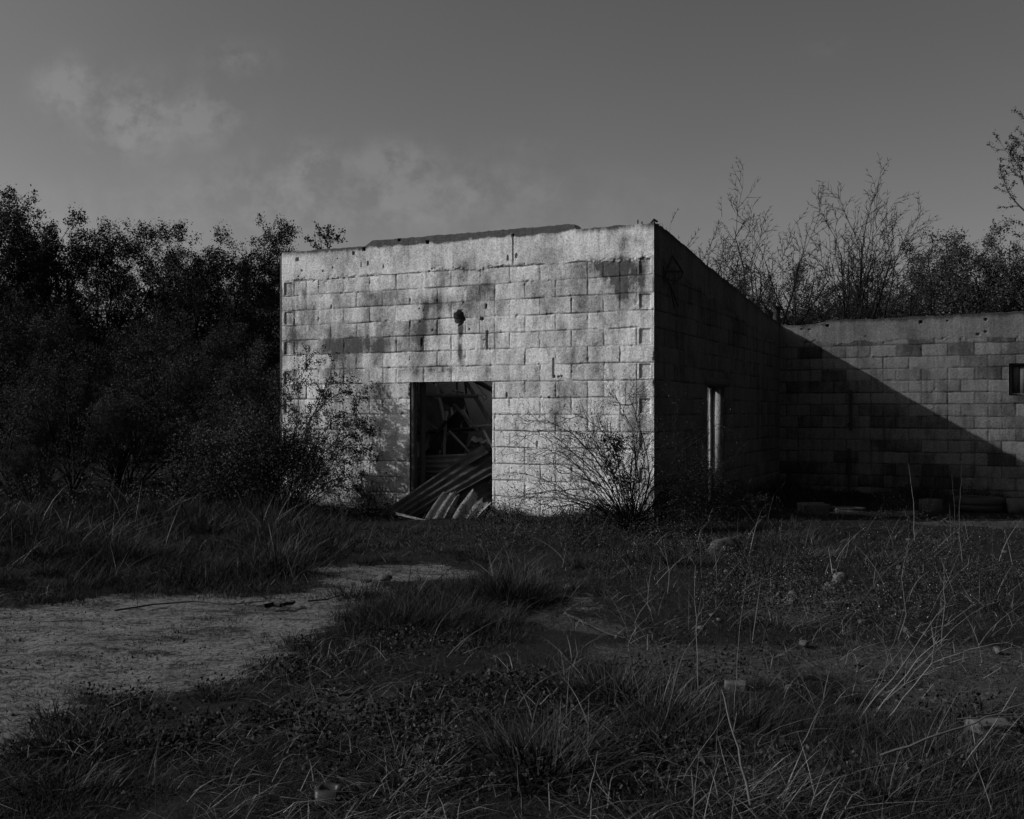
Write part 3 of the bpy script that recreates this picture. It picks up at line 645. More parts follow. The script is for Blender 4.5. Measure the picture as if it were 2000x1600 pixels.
panel('corrugated_sheet', [wd(905,1012,-.4), wd(925,1020,-.38), wd(958,985,.0), wd(935,976,.0)], .009, M_SHEETL, 'small white stained sheet fragment at the foot of the right jamb', 'sheet', SH, nv=12, waves=1, amp=.014, seed=11, tear=.4, bend=.03)
for k, (dx, dy, lab) in enumerate([(0,0,'lowest of the stacked sheet ends at the right of the doorway'),(3,-4,'second of the stacked sheet ends at the right of the doorway'),(5,-8,'third of the stacked sheet ends at the right of the doorway'),(8,-12,'topmost of the stacked sheet ends at the right of the doorway')]):
    panel('corrugated_sheet', [wd(910+dx,874+dy,.7), wd(958,879+dy,.6), wd(962,872+dy,1.1), wd(915+dx,866+dy,1.2)], .007, M_SHEETL if k % 2 else M_SHEET, lab, 'sheet', SH, nv=8, waves=3, amp=.012, seed=12+k)
panel('corrugated_sheet', [wd(811,893,.6), wd(829,893,.55), wd(836,862,.6), wd(811,864,.65)], .008, M_SHEETL, 'curved pale sheet fragment standing at the left of the doorway', 'sheet', SH, nv=8, waves=1, amp=.03, seed=20)
panel('wooden_board', [wd(813,808,1.5), wd(858,842,1.45), wd(893,800,1.35), wd(833,770,1.5)], .012, M_WOOD, 'large dark plywood board leaning behind the beams', 'board', 'broken boards in the doorway', seed=21)
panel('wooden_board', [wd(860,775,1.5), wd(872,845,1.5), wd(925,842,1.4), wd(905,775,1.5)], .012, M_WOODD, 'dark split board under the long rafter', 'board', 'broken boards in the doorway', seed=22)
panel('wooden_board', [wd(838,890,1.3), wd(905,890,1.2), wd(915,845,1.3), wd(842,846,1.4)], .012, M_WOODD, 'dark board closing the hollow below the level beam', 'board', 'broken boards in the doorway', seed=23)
panel('wooden_board', [wd(772,1006,-.85), wd(831,1020,-.75), wd(832,1016,-.74), wd(773,1001,-.84)], .05, M_WOODL, 'narrow pale board lying across the foot of the heap', 'board', 'broken boards in the doorway', seed=24)
# pale rag hanging on a stick
vr = []; nr = 14
for i in range(nr+1):
    for j in range(9):
        a = j/8*2*math.pi; s = i/nr; r = 0.028*(1-0.5*s)*(1+0.4*math.sin(a*3+s*5)); c = wd(871, 803+19*s, .75); vr.append(c+np.array([r*math.cos(a), r*0.5*math.sin(a), 0]))
ii = np.arange((nr+1)*9).reshape(nr+1, 9)
tag(mk('rag', np.array(vr), np.stack([ii[:-1, :-1], ii[:-1, 1:], ii[1:, 1:], ii[1:, :-1]], -1).reshape(-1, 4), M_SHEETL), 'pale rag hung over the sticks in the middle of the doorway', 'rag')
V, f_ = tubes([[wd(928,748,.9), wd(938,760,.9), wd(944,770,.9), wd(949,772,.9), wd(951,779,.9), wd(946,782,.9), wd(943,776,.9), wd(941,772,.9), wd(936,774,.9)]], 0.004)
tag(mk('wire_loop', V, f_, M_IRON), 'thin wire ending in a small noose in the doorway', 'wire')

# ------------------------------------------------------------------ rubble, tyre, blocks
def rock(name, x, y, sx, sy, sz, mat, label, cat, group=None, seed=0, sub=4, square=0.0, rz=0.0):
    import bmesh
    bm = bmesh.new()
    if square: bmesh.ops.create_cube(bm, size=2); bmesh.ops.subdivide_edges(bm, edges=bm.edges[:], cuts=9, use_grid_fill=True)
    else: bmesh.ops.create_icosphere(bm, subdivisions=sub, radius=1)
    V = np.array([v.co[:] for v in bm.verts]); Fq = [[v.index for v in f.verts] for f in bm.faces]; bm.free()
    n0 = V/np.linalg.norm(V, axis=1, keepdims=True)
    k = (fbm(V[:, 0]*1.3+seed*3.1+V[:, 2]*1.7, V[:, 1]*1.3+V[:, 2]+7, 81, 4)-0.5)
    V = V+n0*k[:, None]*(0.75 if not square else 0.45)
    if not square and sub < 4: V = np.sign(V)*np.minimum(np.abs(V), .62+.12*np.array([seed % 3, (seed+1) % 3, (seed+2) % 2]))
    V = V*(1+0.10*(fbm(V[:, 0]*4+V[:, 2]*3+seed, V[:, 1]*4-V[:, 2]*2, 83, 3)-.5))[:, None]
    c_, s_2 = math.cos(rz), math.sin(rz); V = V*np.array([sx, sy, sz])/2; V = np.stack([V[:, 0]*c_-V[:, 1]*s_2, V[:, 0]*s_2+V[:, 1]*c_, V[:, 2]], 1)
    z = float(gh(x, y)); o = mk(name, V+np.array([x, y, z+sz*0.12]), np.array(Fq), mat, smooth=False)
    return tag(o, label, cat, group)
def G(x, y, z0=0.0): Y = F*(CZ-z0)/(y-HZ); return (x-1000)/F*Y, Y
for (x, y, w, h, mat, sq, lab, cat) in [
    (1415,1078,72,36,M_STONE,0,'large rounded boulder half sunk in weeds below the side door','boulder'),
    (1437,1352,42,16,M_PALE,1,'pale broken brick lying in the grass right of centre','brick'),
    (1541,1352,20,16,M_PALE,0,'small pale stone lying right of the broken brick','stone'),
    (1938,1430,78,20,M_PALE,1,'flat pale slab in the grass near the right edge','slab'),
    (1548,1183,26,22,M_PALE,0,'lumpy pale stone on the gravel in the middle right','stone'),
    (1522,1180,14,16,M_PALE,0,'small pale stone left of the lumpy one','stone'),
    (1588,1000,52,24,M_CONC,1,'broken concrete slab beside the foot of the wing wall','slab'),
    (1655,990,60,9,M_CONC,1,'flat strip of broken concrete left of the flowering weed','slab'),
    (1072,1150,22,18,M_STONE,0,'small stone behind the round grass clump','stone'),
    (1112,1158,22,12,M_PALE,0,'pale stone lying beside the small bare patch','stone'),
    (1632,1190,40,14,M_STONE,0,'low flat stone among litter in the middle right','stone'),
    (1204,1256,7,7,M_PALE,0,'tiny white pebble on the bare strip','pebble'),
    (966,1540,26,14,M_PALE,0,'pale lump half hidden in foreground grass','stone'),
    (752,1130,26,10,M_PALE,0,'flat pale stone on the sand near the weeds','stone')]:
    z0 = -0.12 if (x > 1550 and y < 1010) else 0.0
    gx_, gy_ = G(x, y, z0); s = gy_/F
    rock(cat, gx_, gy_, w*s, w*s*0.7, h*s*1.5, mat, lab, cat, None, seed=int(x) % 17, square=sq, rz=random.Random(x).uniform(-.4, .4))
# tyre
def tyre(x, y, R_, Wd):
    z = float(gh(x, y)); prof = [(0.62,-.30),(0.60,-.42),(0.72,-.50),(0.88,-.47),(0.97,-.36),(1.0,-.2),(1.0,-.07),(0.985,-.05),(0.985,.05),(1.0,.07),(1.0,.2),(0.97,.36),(0.88,.47),(0.72,.5),(0.60,.42),(0.62,.30)]
    n = 96; V = []
    for i in range(n):
        a = 2*math.pi*i/n
        for (r, h) in prof:
            rr = r*R_-(0.006 if (i % 2 and r > .96) else 0); V.append([x+rr*math.cos(a), y+rr*math.sin(a), z+Wd*(h+0.5)])
    m_ = len(prof); fs = [[i*m_+k, ((i+1) % n)*m_+k, ((i+1) % n)*m_+k+1, i*m_+k+1] for i in range(n) for k in range(m_-1)]
    fs += [[i*m_+m_-1, ((i+1) % n)*m_+m_-1, ((i+1) % n)*m_, i*m_] for i in range(0)]
    return tag(mk('car_tyre', np.array(V), np.array(fs), M_RUB), 'old black tyre lying flat before the wing wall', 'tyre')
tx, ty = G(1911, 996, -0.17); tyre(tx, ty-0.0, 0.355, 0.21)
def cmu(x, y, w, d, h, rz, label):
    z = float(gh(x, y)); g = Geo(); R_ = [[math.cos(rz), -math.sin(rz), 0], [math.sin(rz), math.cos(rz), 0], [0, 0, 1]]; Rm = np.array(R_); t = 0.035
    def bx(cx, cy, sx, sy): g.box(Rm @ np.array([cx, cy, h/2])+np.array([x, y, z]), (sx, sy, h), R_)
    bx(0, -d/2+t/2, w, t); bx(0, d/2-t/2, w, t)
    for cx in (-w/2+t/2, 0, w/2-t/2): bx(cx, 0, t, d-2*t)
    o = g.build('hollow_block', M_CONC); return tag(o, label, 'block', 'loose hollow blocks by the wing wall')
bx_, by_ = G(1818, 1003, -0.17); cmu(bx_, by_, 0.26, 0.19, 0.21, 0.5, 'loose hollow concrete block standing left of the tyre')
bx_, by_ = G(1990, 1000, -0.17); cmu(bx_, by_, 0.30, 0.19, 0.20, -0.3, 'loose hollow concrete block right of the tyre at the photo edge')
# crumpled plastic bags
for (x, y, w, h, sd_, lab, mt) in [(1622,1150,30,26,5,'crumpled grey plastic bag in the litter',M_CONC),(1640,1140,34,36,8,'torn pale plastic sack behind the crumpled bag',M_PALE)]:
    gx_, gy_ = G(x, y); s = gy_/F; rock('plastic_bag', gx_, gy_, w*s, w*s*.7, h*s, mt, lab, 'bag', None, seed=sd_)
# glass jar lying in the grass at the bottom
gx_, gy_ = G(640, 1592); z = float(gh(gx_, gy_))-.045; prof = [(0,0),(.036,0),(.04,.012),(.04,.045),(.03,.05),(.026,.044),(.026,.012),(0,.010)]
V = []; n = 32
for i in range(n):
    a = 2*math.pi*i/n; k = 1.0/max(abs(math.cos(a)), abs(math.sin(a)))**0.6
    for r, h in prof: V.append([gx_+r*k*math.cos(a), gy_+r*k*math.sin(a)*0.95+h*0.3, z+0.05+h])
m_ = len(prof); fs = [[i*m_+k, ((i+1) % n)*m_+k, ((i+1) % n)*m_+k+1, i*m_+k+1] for i in range(n) for k in range(m_-1)]
tag(mk('plastic_pot', np.array(V), np.array(fs), plain_mat('dull_plastic', 0.022, 0.2, 20, rough=0.5, spec=0.3), smooth=True), 'small square plastic pot lying in the grass at the bottom edge', 'pot')
# log and sticks on the sand
def stick(name, pts, r, mat, label, cat, group=None, sides=6):
    segs = []; n = len(pts)-1
    for i in range(n):
        a, b_ = np.array(pts[i]), np.array(pts[i+1]); segs.append([*a, *b_, r*(1-.5*i/n), r*(1-.5*(i+1)/n)])
    V, f_ = seg_mesh(segs, sides); return tag(mk(name, V, f_, mat), label, cat, group)
def gl(pl, r): 
    out = []
    for x, y in pl:
        a, b_ = G(x, y); out.append([a, b_, float(gh(a, b_))+r*0.8]); 
    return out
stick('driftwood', gl([(521,1190),(533,1186),(548,1189),(560,1184),(572,1183),(575,1180)], .012), .017, M_BARKD, 'dark broken piece of wood lying on the sand among weeds', 'wood', sides=5)
for (pl, r, lab) in [([(225,1197),(300,1186),(380,1181),(450,1185),(520,1178)], .006, 'long thin twig along the far edge of the sand'),
                     ([(602,1177),(640,1173),(668,1164)], .006, 'short twig on the bright sand by the grass'),
                     ([(1105,1208),(1150,1228),(1190,1250),(1220,1258)], .008, 'crooked twig crossing the gravel in the centre'),
                     ([(640,1375),(690,1368),(735,1352)], .007, 'twig lying on the bare patch in the foreground'),
                     ([(410,1462),(470,1452),(530,1449)], .006, 'straight straw coloured twig in the foreground left')]:
    stick('fallen_twig', gl(pl, r), r, M_BARK, lab, 'twig', 'twigs lying on the ground')
# ------------------------------------------------------------------ branching plants
def unit(v):
    l = math.sqrt(v[0]**2+v[1]**2+v[2]**2)+1e-9; return (v[0]/l, v[1]/l, v[2]/l)
def grow(rng, S, p, d, L, r, lvl, mx, o):
    """recursive branch; S collects [x0..z1, r0, r1, lvl]"""
    sl = o.get('seg', 0.12)*(0.8 if lvl >= mx else 1); n = max(3, int(L/sl)); st = L/n; wa = o['wander'][min(lvl, len(o['wander'])-1)]; up = o['up'][min(lvl, len(o['up'])-1)]
    nc = o['kids'][min(lvl, len(o['kids'])-1)] if lvl < mx else 0; sta = o.get('start', 0.25); acc = 0; rt = o.get('taper', 0.72)
    for i in range(n):
        d = unit((d[0]+rng.gauss(0, wa), d[1]+rng.gauss(0, wa), d[2]+rng.gauss(0, wa*0.8)+up)); q_ = (p[0]+d[0]*st, p[1]+d[1]*st, p[2]+d[2]*st)
        if q_[2] < 0.02 and lvl > 0: return
        r1 = r*(1-rt*i/n); r2 = r*(1-rt*(i+1)/n); S.append((*p, *q_, r1, r2, lvl)); p = q_; t = (i+1)/n
        if nc and t > sta:
            acc += nc/(n*(1-sta))
            while acc >= 1:
                acc -= 1; a = rng.uniform(0, 2*math.pi); sp = o['angle'][min(lvl, len(o['angle'])-1)]*rng.uniform(0.6, 1.3)
                ax = unit((rng.gauss(0, 1), rng.gauss(0, 1), rng.gauss(0, .6))); dt = ax[0]*d[0]+ax[1]*d[1]+ax[2]*d[2]; ax = unit((ax[0]-dt*d[0], ax[1]-dt*d[1], ax[2]-dt*d[2]))
                nd = unit(tuple(d[k]*math.cos(sp)+ax[k]*math.sin(sp) for k in range(3)))
                grow(rng, S, p, nd, L*o['ratio']*(1.15-0.6*t)*rng.uniform(.7, 1.2), max(r2*0.62, o.get('rmin', .003)), lvl+1, mx, o)
def plant(name, label, cat, loc, stems, opt, mx, mat, leaf=None, group=None, seed=1, trunk_name='trunk', crown_name='crown', leafn=0, lsize=.03, lmat=None, spread=.05, twig_lvl=None, minz=None, elong=1.6, per=1):
    """stems: list of (dx,dy,dir,len,rad) ; returns the Empty with children trunk, crown"""
    rng = random.Random(seed); nr_ = np.random.default_rng(seed); S = []
    for (dx, dy, d, L, r) in stems: grow(rng, S, (dx, dy, 0.0), unit(d), L, r, 0, mx, opt)
    S = np.array(S); e_ = empty(name, loc, label, cat, group); z0 = S[:, 8] < 0.5
    V, f_ = seg_mesh(S[z0][:, :8], 6); mk(trunk_name, V, f_, mat, e_, world_parent=False)
    tw = S[~z0]
    if len(tw):
        V, f_ = seg_mesh(tw[:, :8], 4 if lsize > 0 else 4)
        br = mk('branches' if leafn else crown_name, V, f_, mat, e_, world_parent=False)
    if leafn:
        tl = S[S[:, 8] >= (mx if twig_lvl is None else twig_lvl)]
        if minz is not None: tl = tl[tl[:, 2] > minz]
        mc = leafn//per; ids = nr_.integers(0, len(tl), mc); t = nr_.random((mc, 1)); C = tl[ids, :3]*(1-t)+tl[ids, 3:6]*t; C = np.repeat(C, per, 0)+nr_.normal(size=(mc*per, 3))*spread
        C = C[C[:, 2] > 0.03]
        V, f_, tone = leaf_cards(nr_, C, lsize, elong); mk(crown_name, V, f_, lmat, e_, {'tone': tone}, world_parent=False)
    return e_
def fan(rng, n, L, r, spread, up=1.0, base=0.12, lean=(0, 0)):
    out = []
    for k in range(n):
        a = rng.uniform(0, 2*math.pi); s = spread*math.sqrt(rng.random())
        base = min(base, .03); out.append((math.cos(a)*base*rng.random(), math.sin(a)*base*rng.random(), (math.cos(a)*s+lean[0], math.sin(a)*s+lean[1], up), L*rng.uniform(.82, 1.05), r*rng.uniform(.7, 1.1)))
    return out
# ---- leafy trees of the left wood: four kinds, then copies
OT = dict(wander=[.07, .13, .18, .2], up=[.02, .05, .05, .03], kids=[9, 7, 5, 0], angle=[.7, .8, .8], ratio=.46, seg=.16, start=.32, taper=.7, rmin=.004)
rg = random.Random(8)
GT = 'trees of the left wood'
def lt(seed, n, H, leafn, ls, kids=None, spread=.3, mx=3, start=.32, mat=M_LEAFD, ratio=.46, sp=.05):
    o = dict(OT); o['start'] = start; o['ratio'] = ratio
    if kids: o['kids'] = kids
    return plant('leafy_tree', 'tree', 'tree', (0, 0, 0), fan(random.Random(seed), n, H, .045, spread), o, mx, M_BARKD, group=GT, seed=seed, leafn=leafn, lsize=ls, lmat=mat, spread=sp, twig_lvl=2, per=16)
pA = lt(11, 6, 4.6, 42000, .030, spread=.24, start=.5, sp=.055, kids=[12, 8, 5, 0])
pB = lt(12, 8, 4.6, 52000, .030, spread=.32, start=.48, sp=.055, kids=[12, 8, 5, 0])
pC = lt(13, 7, 3.9, 34000, .024, spread=.5, start=.2, mat=M_LEAFM, ratio=.5, sp=.06)      # bushy to the ground
pD = lt(14, 9, 2.8, 26000, .022, spread=.65, start=.10, mat=M_LEAFM, ratio=.5, sp=.06)       # thicket shrub
used = {}
def put(proto, pos, top_px, H, rz, label):
    x, Y = pos; X = (x-1000)/F*Y; top = CZ-(top_px-HZ)/F*Y; z = float(gh(X, Y)); s = (top-z)/H
    if id(proto) not in used:
        used[id(proto)] = 1; proto.location = (X, Y, z); proto.rotation_euler = (0, 0, rz); proto.scale = (s, s, s); proto['label'] = label; return proto
    return copy_tree(proto, (X, Y, z), rz, s, label)
def height(o):
    me = [ch for ch in o.children if ch.name.startswith('crown')][0].data; a = np.empty(len(me.vertices)*3, np.float32); me.vertices.foreach_get('co', a); return float(np.percentile(a[2::3], 99.97))
hA, hB, hC, hD = [height(p) for p in (pA, pB, pC, pD)]; print('heights', hA, hB, hC, hD)
for (pr, h_, x, Y, top, rz, lab) in [
    (pA,hA, 15,18.0,430,0.3,'leafy tree crown at the far left edge of the wood'),
    (pB,hB, 160,18.5,372,1.7,'tallest round crowned tree of the left wood'),
    (pA,hA, 345,19.0,478,3.1,'small crowned tree in the middle of the left wood'),
    (pB,hB, 445,18.0,432,4.4,'broad crowned tree just left of the building'),
    (pA,hA, 555,20.5,520,5.2,'leafy tree whose crown peeps over the left end of the building'),
    (pC,hC, 265,22.0,470,0.9,'thin pale topped tree in the dip between the crowns'),
    (pC,hC, 90,16.5,535,2.2,'bushy tree in front of the far left crown'),
    (pC,hC, 230,16.8,560,3.9,'bushy tree under the tallest crown'),
    (pC,hC, 380,17.0,585,5.1,'bushy tree below the middle dip of the wood'),
    (pC,hC, 505,16.2,560,0.2,'bushy tree with fanned stems next to the building'),
    (pC,hC, -60,16.8,500,1.2,'bushy tree cut by the left photo edge')]:
    put(pr, (x, Y), top, h_, rz, lab)
for (x, Y, top, rz, lab) in [
    (20,14.2,720,0.2,'low dark shrub at the left photo edge'),(140,15.0,660,1.4,'thicket shrub under the tallest tree'),
    (250,14.2,740,2.9,'low thicket shrub left of the middle of the wood'),(350,15.2,650,4.0,'thicket shrub in the middle of the wood'),
    (440,14.4,735,5.0,'low thicket shrub behind the tall grass'),(520,14.8,660,2.2,'thicket shrub beside the left corner of the building'),
    (60,13.2,850,3.3,'smallest shrub at the foot of the wood on the left'),(400,13.2,860,0.7,'small bramble shrub at the foot of the wood')]:
    put(pD, (x, Y), top, hD, rz, lab)
# thin sprigs above the left end of the wall
# ---- hills and far wood
def ridge(name, pts, Y0, Y1, seed):
    X = np.linspace(pts[0][0], pts[-1][0], 160); tp = np.interp(X, [p[0] for p in pts], [p[1] for p in pts]); D_ = np.linspace(0, 1, 24); XX, DD = np.meshgrid(X, D_)
    YY = Y0+(Y1-Y0)*DD; ZZ = np.interp(XX, X, tp)*np.sin(DD*math.pi)**0.8*(0.85+0.3*fbm(XX*.1, YY*.1, seed, 3))-0.5
    ii = np.arange(XX.size).reshape(XX.shape); return XX, YY, ZZ, np.stack([ii[:-1, :-1], ii[:-1, 1:], ii[1:, 1:], ii[1:, :-1]], -1).reshape(-1, 4)
M_HILL = plain_mat('hill_scrub', 0.025, 0.4, 0.6)
XX, YY, ZZ, ff = ridge('hill', [(-90, 9), (-40, 8.0), (-20, 7.0), (0, 6), (15, 6), (35, 7.5), (60, 9), (100, 9)], 45, 110, 5)
tag(mk('hill', np.stack([XX, YY, ZZ], -1), ff, M_HILL, smooth=True), kind='structure')
r_ = np.random.default_rng(9); n_ = 90000
def scatter_wood(n_, xr, yr, hfun, size, name, label, mat, seed):
    r_ = np.random.default_rng(seed); x = r_.uniform(*xr, n_); y = r_.uniform(*yr, n_); u = r_.random(n_)**0.6
    clump = fbm(x*.45, y*.45, seed+1, 4); z = hfun(x, y)*u*(0.55+0.9*clump)
    C = np.stack([x, y, z], 1); V, f_, t = leaf_cards(r_, C, size, 1.4); return tag(mk(name, V, f_, mat, None, {'tone': t}), label, 'wood', kind='stuff')
scatter_wood(150000, (-30, -6), (24, 32), lambda x, y: 3.5+0*x, .07, 'far_wood', 'dark mass of wood behind the left trees', M_LEAFD, 5)
scatter_wood(220000, (4, 34), (33, 42), lambda x, y: 4.7+1.6*sst(14, 20, x), .08, 'far_wood', 'dark mass of wood behind the right wing', M_LEAFD, 7)

# ---- right side: leafy bushes behind the wing, bare multi-stemmed trees
pE = plant('leafy_bush', 'tall leafy bush behind the right end of the wing wall', 'bush', (0, 0, 0), fan(random.Random(5), 10, 4.6, .035, .55), dict(OT, start=.2, ratio=.42), 3, M_BARKD,
           group='leafy bushes behind the wing', seed=31, leafn=34000, per=10, lsize=.034, lmat=M_LEAFM, spread=.07, twig_lvl=2)
hE = height(pE)
for (x, Y, top, rz, lab) in [(1850,26,460,0.5,'broad leafy bush behind the middle of the wing wall'),(1960,25,440,2.2,'tall leafy bush behind the right end of the wing wall'),
                             (1760,27,540,3.5,'lower leafy bush left of the broad one behind the wing'),(1490,30,515,4.1,'dark round bush behind the wall junction'),
                             (1600,31,560,5.5,'low dark bush behind the two bare trees'),(2060,24,470,1.1,'leafy bush just beyond the right photo edge'),
                             (1400,32,560,1.9,'small dark bush topping the sloped side wall')]:
    put(pE, (x, Y), top, hE, rz, lab)
OB = dict(wander=[.055, .085, .11, .14], up=[.02, .045, .04, .02], kids=[9, 6, 5, 0], angle=[.6, .65, .7], ratio=.44, seg=.13, start=.30, taper=.75, rmin=.0055)
def bare(x, Y, top, n, spread, seed, label, lean=(0, 0), kids=None, buds=0, r=.05, up=1.0, L=None, basez=None, mx=3, start=.22):
    X = (x-1000)/F*Y; H = CZ-(top-HZ)/F*Y; o = dict(OB); o['start'] = start
    if kids: o['kids'] = kids
    t_ = plant('bare_tree', label, 'tree', (X, Y, float(gh(X, Y))), fan(random.Random(seed), n, H*(L or 1.0)*.86, r, spread, up, .02, lean), o, mx, M_BARKD, group='bare trees behind the wing',
                 seed=seed, leafn=buds, lsize=.022, lmat=M_LEAFM, spread=.02, elong=1.5)
    zz_ = sorted(v.co.z for ch in t_.children for v in ch.data.vertices); zm = zz_[int(len(zz_)*.994)]; k_ = H/zm; t_.scale = (k_*1.05, k_*1.05, k_); xs_ = [v.co.x for ch in t_.children for v in ch.data.vertices if v.co.z > .55*zm]; t_.location.x -= sum(xs_)/len(xs_)*k_; return t_
bare(1665, 21.5, 335, 11, .27, 61, 'tallest bare multi stemmed tree behind the wing wall', L=1.0, r=.045, kids=[10, 6, 5, 0])
bare(1455, 20.8, 338, 8, .34, 62, 'wide bare tree forking behind the wall junction', L=1.0, r=.05, kids=[9, 6, 5, 0])
bare(1365, 19.6, 440, 6, .26, 63, 'slender bare tree leaning left above the sloped side wall', lean=(.0, 0), r=.035, L=1.0)
bare(1340, 18.6, 480, 3, .12, 68, 'low bare sapling just behind the top corner of the side wall', r=.025, L=1.0, kids=[7, 5, 3, 0])
bare(1730, 22.5, 470, 7, .28, 64, 'bare tree with first small buds right of the tallest one', buds=6000, r=.035, L=1.0)
bare(1850, 21.5, 440, 3, .15, 65, 'thin bare sapling rising from the leafy bushes', r=.025, L=1.0, kids=[5, 4, 3, 0])
o = dict(OB); o['kids'] = [12, 8, 5, 0]; o['angle'] = [1.0, .7, .7]; o['up'] = [.05, .05, .04, .02]; o['wander'] = [.04, .1, .14, .17]; o['ratio'] = .36; o['start'] = .3
X = (2085-1000)/F*17.0
plant('budding_tree', 'tall budding tree reaching in from the right photo edge', 'tree', (X, 17.0, float(gh(X, 17))), [(0, 0, (-.03, 0, 1), 6.3, .07), (0, 0, (-.06, .1, 1), 5.2, .045), (0, 0, (.05, .05, 1), 5.6, .05)], o, 3, M_BARKD, seed=52,
      leafn=11000, lsize=.024, lmat=M_LEAFM, spread=.016, twig_lvl=2, elong=1.4)

# ---- hawthorn at the left part of the front wall and bramble at the corner
def curve_stems(lst, Y, base, seed, kids, kl, r, jitter=.02):
    """stems through photo pixels at depth Y, with side twigs; returns segments relative to base"""
    rng = random.Random(seed); S = []
    for pts in lst:
        dep = Y if not isinstance(pts[0], float) else pts[0]
        pl = pts[1:] if isinstance(pts[0], float) else pts
        W = np.array([px(x, y, dep) for x, y in pl])-np.array(base)
        W[:, 1] += np.linspace(0, 1, len(W))**.7*rng.uniform(-.45, .15)*min(1.0, len(W)/3)
        # Catmull-Rom
        P_ = np.concatenate([[2*W[0]-W[1]], W, [2*W[-1]-W[-2]]]); out = []
        for i in range(1, len(P_)-2):
            for t in np.linspace(0, 1, 7)[:-1]:
                a, b_, c_, d_ = P_[i-1:i+3]; out.append(0.5*((2*b_)+(c_-a)*t+(2*a-5*b_+4*c_-d_)*t*t+(3*b_-a-3*c_+d_)*t**3))
        out.append(P_[-2]); n = len(out)-1; wk = np.zeros(3); nw = []
        for i_, o_ in enumerate(out):
            wk = wk*.93+np.array([rng.gauss(0, .011) for _ in range(3)])*min(1, i_/4); nw.append(o_+wk)
        out = nw
        for i in range(n):
            r0 = r*(1-.75*i/n); r1 = r*(1-.75*(i+1)/n); S.append((*out[i], *out[i+1], r0, r1, 0))
            if i/n > .2 and rng.random() < kids:
                d = unit(tuple(out[i+1]-out[i])); ax = (rng.gauss(0, 1), rng.gauss(0, 1), rng.gauss(0, 1)); nd = unit((d[0]+ax[0]*.7, d[1]+ax[1]*.7, d[2]+ax[2]*.7+.2))
                grow(rng, S, tuple(out[i+1]), nd, kl*rng.uniform(.5, 1.3), r1*.55+.001, 1, 2, dict(wander=[.1, .14, .16], up=[0, .02, .02], kids=[0, 4, 0], angle=[.7, .7, .7], ratio=.45, seg=.05, start=.2, taper=.7, rmin=.0015))
    return np.array(S)
def shrub(name, label, cat, base, S, mat, leafn, ls, lmat, seed, spread=.02, twig=0, elong=1.4, cl=0, minpos=None):
    e_ = empty(name, base, label, cat); z0 = S[:, 8] < .5; V, f_ = seg_mesh(S[z0][:, :8], 5); mk('stems', V, f_, mat, e_, world_parent=False)
    if (~z0).any(): V, f_ = seg_mesh(S[~z0][:, :8], 3); mk('twigs', V, f_, mat, e_, world_parent=False)
    nr_ = np.random.default_rng(seed)
    if leafn:
        tl = S[S[:, 8] >= twig]; per = max(1, cl); m_ = leafn//per; ids = nr_.integers(0, len(tl), m_); t = nr_.random((m_, 1)); C = tl[ids, :3]*(1-t)+tl[ids, 3:6]*t
        C = np.repeat(C, per, 0)+nr_.normal(size=(m_*per, 3))*spread; V, f_, tone = leaf_cards(nr_, C, ls, elong); mk('leaves', V, f_, lmat, e_, {'tone': tone}, world_parent=False)
    return e_
YB = 12.9
bs = px(560, 1003, YB); bs[2] = 0.0; bx0 = (560-1000)/F*YB
st = [[(562,1003),(575,860),(590,790),(600,740),(611,708)],[(565,1003),(580,900),(610,810),(640,745),(660,750),(690,770),(705,815)],[(565,1003),(600,860),(630,800),(675,765),(692,775),(720,850)],
      [(560,1003),(570,900),(560,800),(550,750)],[(560,1003),(600,900),(640,840),(680,825),(705,850)],[(558,1003),(590,950),(640,880),(680,850),(700,860)],[(558,1003),(545,900),(520,820),(500,790)],
      [(556,1003),(530,900),(500,850),(470,840)],[(560,1003),(600,960),(650,900),(690,880),(712,905)],[(560,1003),(610,980),(660,940),(700,930)],[(556,1003),(520,940),(470,890),(430,880)],
      [(560,1003),(540,880),(535,800),(545,770)],[(562,1003),(585,930),(600,860),(625,790),(640,775)],[(558,1003),(500,960),(450,930),(410,930)],[(562,1003),(640,960),(690,960),(730,975)],
      [(560,1003),(575,900),(580,840),(585,800)],[(560,1003),(620,920),(650,850),(665,800)],[(562,1003),(600,920),(645,830),(700,800)],[(562,1003),(620,940),(670,870),(715,840)],[(560,1003),(600,930),(640,880),(665,875)],[(560,1003),(595,880),(610,800),(650,765)],[(562,1003),(630,950),(690,920),(740,925)]]
S = curve_stems(st, YB, (bx0, YB, 0.0), 4, .55, .30, .008)
shrub('hawthorn_bush', 'arching leafy hawthorn bush casting its shadow on the left of the front wall', 'bush', (bx0, YB, 0.0), S, M_BARKD, 13000, .019, M_LEAFB, 5, .020, 0, 1.3, cl=7)
